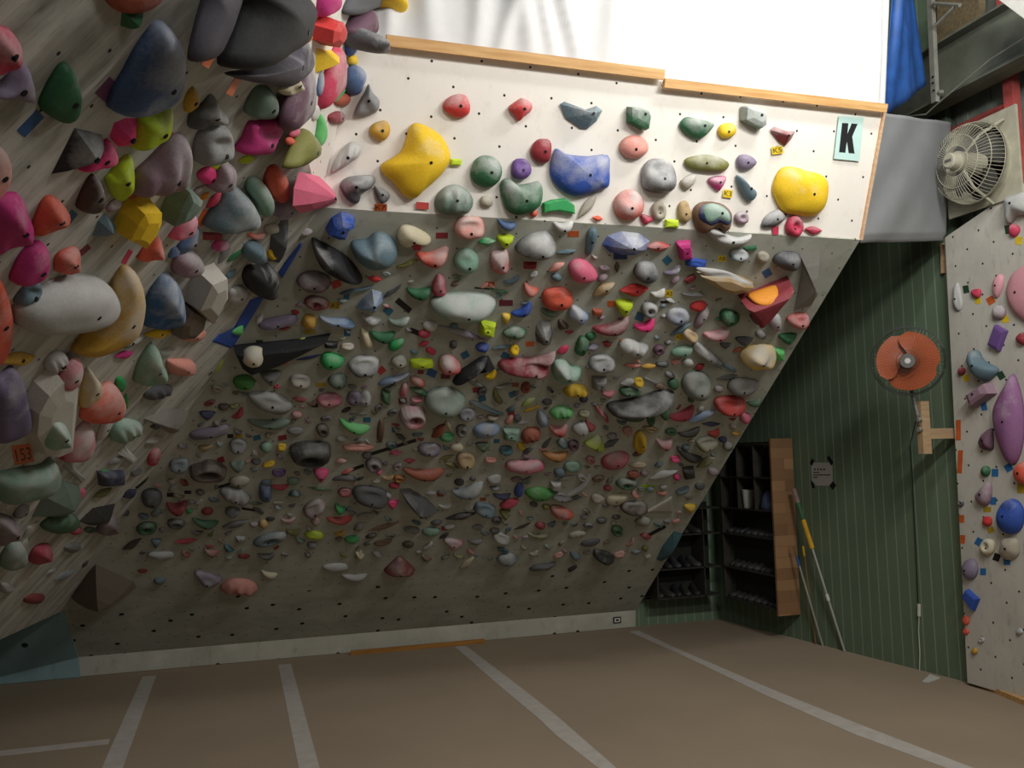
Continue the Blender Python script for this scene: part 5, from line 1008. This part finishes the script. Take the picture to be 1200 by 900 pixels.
# --- floor tape strips and paper
m_ftape = plain('pale_floor_tape', 'b8b2aa', 0.8, var=0.06)
def fstrip(pts, label, name='floor_tape', mat=None, z=0.0, th=0.0015, cat='floor tape', group='white tape strips on the mat'):
    P = [hit(x, y, EZ, 0.0) for x, y in pts]; k = len(P)//2
    b = MB(); A = P[:k]; B = P[k:][::-1]
    for i in range(k-1): b.prism([A[i]+EZ*z, A[i+1]+EZ*z, B[i+1]+EZ*z, B[i]+EZ*z], (0, 0, th))
    return tag(b.obj(name, mat or m_ftape), label, cat, group)
fstrip([(167, 793), (117, 905), (142, 905), (183, 792)], 'pale tape strip on the mat, leftmost of those running towards the camera')
fstrip([(326, 779), (351, 905), (376, 905), (341, 778)], 'pale tape strip on the mat starting below the left part of the kick board')
fstrip([(533, 758), (583, 802), (630, 841), (652, 862), (707, 905), (728, 905), (665, 850), (650, 837), (612, 807), (546, 757)], 'kinked pale tape strip starting at the orange timber strip')
fstrip([(737, 740), (800, 768), (900, 816), (1000, 860), (1125, 906), (1156, 906), (1010, 850), (905, 808), (800, 763), (748, 739)], 'long pale tape strip running from the kick board end to the lower right')
fstrip([(-30, 883), (0, 880), (129, 866), (127, 872), (0, 886), (-30, 889)], 'short thin tape strip crossing at the lower left corner')
fstrip([(1081, 799), (1090, 791), (1102, 795), (1088, 800)][:4], 'crumpled white paper scrap on the floor by the green wall', name='paper_scrap', mat=m_white, cat='paper', group=None, th=0.006)
# --- timber at the foot of the right panel
a = hit(1127, 796, EZ, 0.0); c = hit(1235, 842, EZ, 0.0); d = _n(c-a); e = np.array([d[1], -d[0], 0]); e = e if e[0] > 0 else -e
b = MB(); b.prism([a, c, c+e*0.05, a+e*0.05], (0, 0, 0.035)); tag(b.obj('timber_batten', m_timber), 'pale timber batten on the floor at the foot of the right panel', 'timber')
# pale strip at the upper left edge of the right panel
b = MB(); b.prism([hit(1104, 285, EY, 3.05*S), hit(1110, 285, EY, 3.05*S), hit(1111, 320, EY, 3.05*S), hit(1105, 320, EY, 3.05*S)], (0, 0.02, 0))
tag(b.obj('timber_batten', m_trim), 'short pale wooden strip under the end of the grey tarpaulin', 'timber')
# --- socket on the kick board
sk = empty('wall_socket', hit(723, 727, EY, Y0), 'small dark-framed socket plate on the kick board by its right end', 'socket')
c = hit(723, 726.5, EY, Y0-0.008); MB().box(c, (0.085, 0.012, 0.062)).obj('frame', m_blackt, sk)
MB().box(c-EY*0.007, (0.06, 0.006, 0.04)).obj('plate', m_white, sk); MB().box(c-EY*0.0105, (0.03, 0.003, 0.018)).obj('outlet', m_blackt, sk)
# --- leaning poles
m_pole = plain('pale_aluminium', 'a9a8a0', 0.4, 0.4, var=0.05); m_yel = plain('yellow_grip_foam', 'd9a51e', 0.6, var=0.08)
m_grn = plain('green_grip', '3f6b45', 0.7); m_pinkish = plain('dusty_rubber', '8f7a74', 0.8); m_bl = plain('blue_tape_band', '2f5a9c', 0.6); m_brn = plain('brown_pole', '7a6240', 0.6)
def pole(bot, top, yt, segs, label, xw=None):
    A = hit(bot[0], bot[1], EZ, 0.0); B_ = hit(top[0], top[1], EY, yt*S)
    if gn.dot(B_-g0) < 0.03: B_ = hit(top[0], top[1], gn, gn.dot(g0)+0.03)
    if gn.dot(A-g0) < 0.02: A = A+gn*(0.02-gn.dot(A-g0))
    e = empty('pole', A, label, 'pole', 'poles leaning beside the shoe shelf')
    pa = np.array(proj(A)[0][0]); pb = np.array(proj(B_)[0][0])
    for nm, t0, t1, r, mt in segs:
        b = MB(); b.cyl(A+(B_-A)*t0, A+(B_-A)*t1, r, n=10); b.obj(nm, mt, e)
pole((994, 763), (930, 573), 4.02, [('shaft', 0, .64, .011, m_pole), ('joint', .30, .34, .015, m_white), ('grip', .62, .80, .021, m_yel), ('collar', .80, .91, .019, m_grn), ('head', .91, 1.0, .022, m_pinkish)], 'white pole with a yellow foam grip leaning beside the shoe shelf')
pole((972, 756), (930, 640), 4.02, [('shaft', 0, .80, .009, m_pole), ('band', .80, .90, .011, m_bl), ('tip', .90, 1.0, .009, m_brn)], 'thin grey pole with a blue band, leftmost of the leaning poles')
pole((978, 752), (941, 640), 4.0, [('shaft', 0, .9, .008, m_brn), ('tip', .9, 1.0, .009, m_yel)], 'thin brown pole between the white pole and the blue-banded one')
# --- shoe shelf in the corner
m_sh = plain('dark_stained_shelf_wood', '38362f', 0.8, var=0.2); m_shb = plain('dark_shelf_backing', '2c2e29', 0.9)
m_lam = None
def laminated():
    m, nt, b = newmat('laminated_pine_panel'); tc = N(nt, 'ShaderNodeTexCoord'); L = nt.links
    br_ = N(nt, 'ShaderNodeTexBrick'); br_.inputs['Scale'].default_value = 1.0; br_.inputs['Brick Width'].default_value = 0.42; br_.inputs['Row Height'].default_value = 0.1
    br_.inputs['Mortar Size'].default_value = 0.0015; br_.inputs['Color1'].default_value = lin('7c5a3e'); br_.inputs['Color2'].default_value = lin('a8825c'); br_.inputs['Mortar'].default_value = lin('6e4828')
    sx = N(nt, 'ShaderNodeSeparateXYZ'); L.new(tc.outputs['Object'], sx.inputs[0]); cb = N(nt, 'ShaderNodeCombineXYZ'); L.new(sx.outputs[0], cb.inputs[0]); L.new(sx.outputs[2], cb.inputs[1])
    L.new(cb.outputs[0], br_.inputs['Vector']); g = noise(nt, mapping(nt, tc.outputs['Object'], (2, 1, 30)), 4, 4)
    c = mixc(nt, math_(nt, 'MULTIPLY', g, 0.5), br_.outputs[0], lin('8c6a4a')); L.new(c, b.inputs['Base Color']); b.inputs['Roughness'].default_value = 0.5; return m
XS = 2.80*S; YA, YB = 4.10*S, 4.62*S
def gx(y): return g0[0]+(g1[0]-g0[0])*(y-g0[1])/(g1[1]-g0[1])
sh = empty('shoe_shelf', (2.88*S, 4.35*S, 0.15*S), 'dark pigeon-hole shoe shelf with a pale laminated wood end panel', 'shelf')
xw = gx(YA)-0.012
MB().box(((XS+xw)/2, YA-0.012, 0.61*S), (xw-XS, 0.024, 0.945*S)).obj('end_panel', laminated(), sh)
ZR = [0.165, 0.345, 0.54, 0.69, 0.87, 1.055]
for z in ZR:
    b = MB(); b.box(((XS+gx(YB))/2-0.02, (YA+YB)/2, z*S), (gx(YB)-XS-0.05, YB-YA-0.01, 0.014)); b.obj('shelf_board', m_sh, sh)
for y, za, zb in ((YB, 0.165, 0.69), (4.27*S, 0.69, 1.055), (4.44*S, 0.69, 1.055), (YB, .69, 1.055)):
    b = MB(); b.box(((XS+gx(y))/2-0.02, y-0.006, (za+zb)/2*S), (gx(y)-XS-0.05, 0.014, (zb-za)*S)); b.obj('divider', m_sh, sh)
s2h = empty('shoe_shelf', (2.6*S, 4.72*S, 0.15*S), 'low dark shoe shelf along the back wall, tucked behind the overhang edge', 'shelf')
for z in (0.18, 0.345, 0.54, 0.69):
    b = MB(); b.box((2.575*S, 4.70*S, z*S), (0.43*S, 0.15*S, 0.014)); b.obj('shelf_board', m_sh, s2h)
for x in (2.37, 2.68):
    b = MB(); b.box((x*S, 4.70*S, 0.43*S), (0.014, 0.15*S, 0.51*S)); b.obj('divider', m_sh, s2h)
m_shoe = [plain('shoe_'+c, c, 0.6, var=0.15) for c in ('2b2b2e', '3a3636', '4a4a4c', '3b3a34')]
m_sole = plain('shoe_rubber', '1b1b1c', 0.6)
def shoe(loc, rz, mat, label):
    """climbing shoe about 25 cm long: upper lofted along its length, sole rand below"""
    e = empty('climbing_shoe', loc, label, 'shoe', 'climbing shoes packed in the corner shelves')
    V = []; n = 9; prof = [(-.11, .030, .050, .085), (-.08, .036, .05, .098), (-.04, .036, .045, .085), (0, .037, .035, .062), (.04, .041, .028, .048), (.08, .038, .022, .038), (.115, .02, .016, .026)]
    for x, hw, zc, zt in prof:
        for k in range(n): a = math.pi*k/(n-1); V.append((x, math.cos(a)*hw, 0.008+math.sin(a)*zt))
    F = [(i*n+k, i*n+k+1, (i+1)*n+k+1, (i+1)*n+k) for i in range(len(prof)-1) for k in range(n-1)]+[tuple(range(n-1, -1, -1)), tuple(range((len(prof)-1)*n, len(prof)*n))]
    o = meshobj('upper', V, F, mat, smooth=True); o.parent = e
    b = MB(); b.prism([(-.115, -.03, 0), (-.04, -.037, 0), (.05, -.043, 0), (.11, -.026, 0), (.127, 0, 0), (.11, .026, 0), (.05, .043, 0), (-.04, .037, 0), (-.115, .03, 0)], (0, 0, 0.012))
    o = meshobj('sole', b.v, b.f, m_sole); o.parent = e
    e.rotation_euler = (0, 0, rz); return e
b = MB(); b.box((gx(YB)-0.02, (YA+YB)/2, 0.61*S), (0.012, YB-YA, 0.92*S)); b.obj('dark_backing', m_shb, sh)  # dark sheet added so the pigeon-holes come out dark
b = MB(); b.box((2.56*S, 4.775*S, 0.44*S), (0.47*S, 0.010, 0.56*S)); b.obj('dark_backing', m_shb, s2h)  # the same added dark sheet behind the low shelf
rs_ = random.Random(5)
LBS = 'dark worn climbing shoe packed in a shadowed pigeon-hole of the corner shelves'
for z in (0.165, 0.345, 0.54):
    for i, y in enumerate(np.arange(YA+0.09, YB-0.05, 0.105)):
        shoe((XS+0.15, y, z*S+0.008), math.pi+rs_.uniform(-.25, .25), rs_.choice(m_shoe), LBS)
    for i, x in enumerate(np.arange(2.40*S, 2.66*S, 0.105)):
        shoe((x, 4.70*S-0.01, (z if z > .2 else .18)*S+0.008), -math.pi/2+rs_.uniform(-.25, .25), rs_.choice(m_shoe), LBS)
# a white tub and a blue bag in the upper pigeon-holes
b = MB(); c = np.array([XS+0.09, 4.40*S, 0.69*S+0.008]); b.cyl(c, c+EZ*0.17, 0.05, 0.062, 18); tb_ = b.obj('plastic_tub', m_white, None, origin=c, smooth=False)
tag(tb_, 'white plastic tub standing in a middle pigeon-hole of the shoe shelf', 'tub')
b = MB(); b.cyl(c+EZ*0.17, c+EZ*0.178, 0.066, 0.066, 18); b.obj('lid', m_white, tb_)
W, F, _, _, _ = shape('ov', random.Random(3), True); c = np.array([XS+0.10, 4.20*S, 0.69*S+0.008])
o = meshobj('cloth_bag', [(q[0]*0.09, q[1]*0.09, 0.17*q[2]) for q in W], [f for f in F], plain('dusky_blue_cloth', '4a5470', 0.9, var=0.2), smooth=True); o.location = [float(q) for q in c]
tag(o, 'slumped dusky blue cloth bag in the pigeon-hole next to the end panel', 'bag')
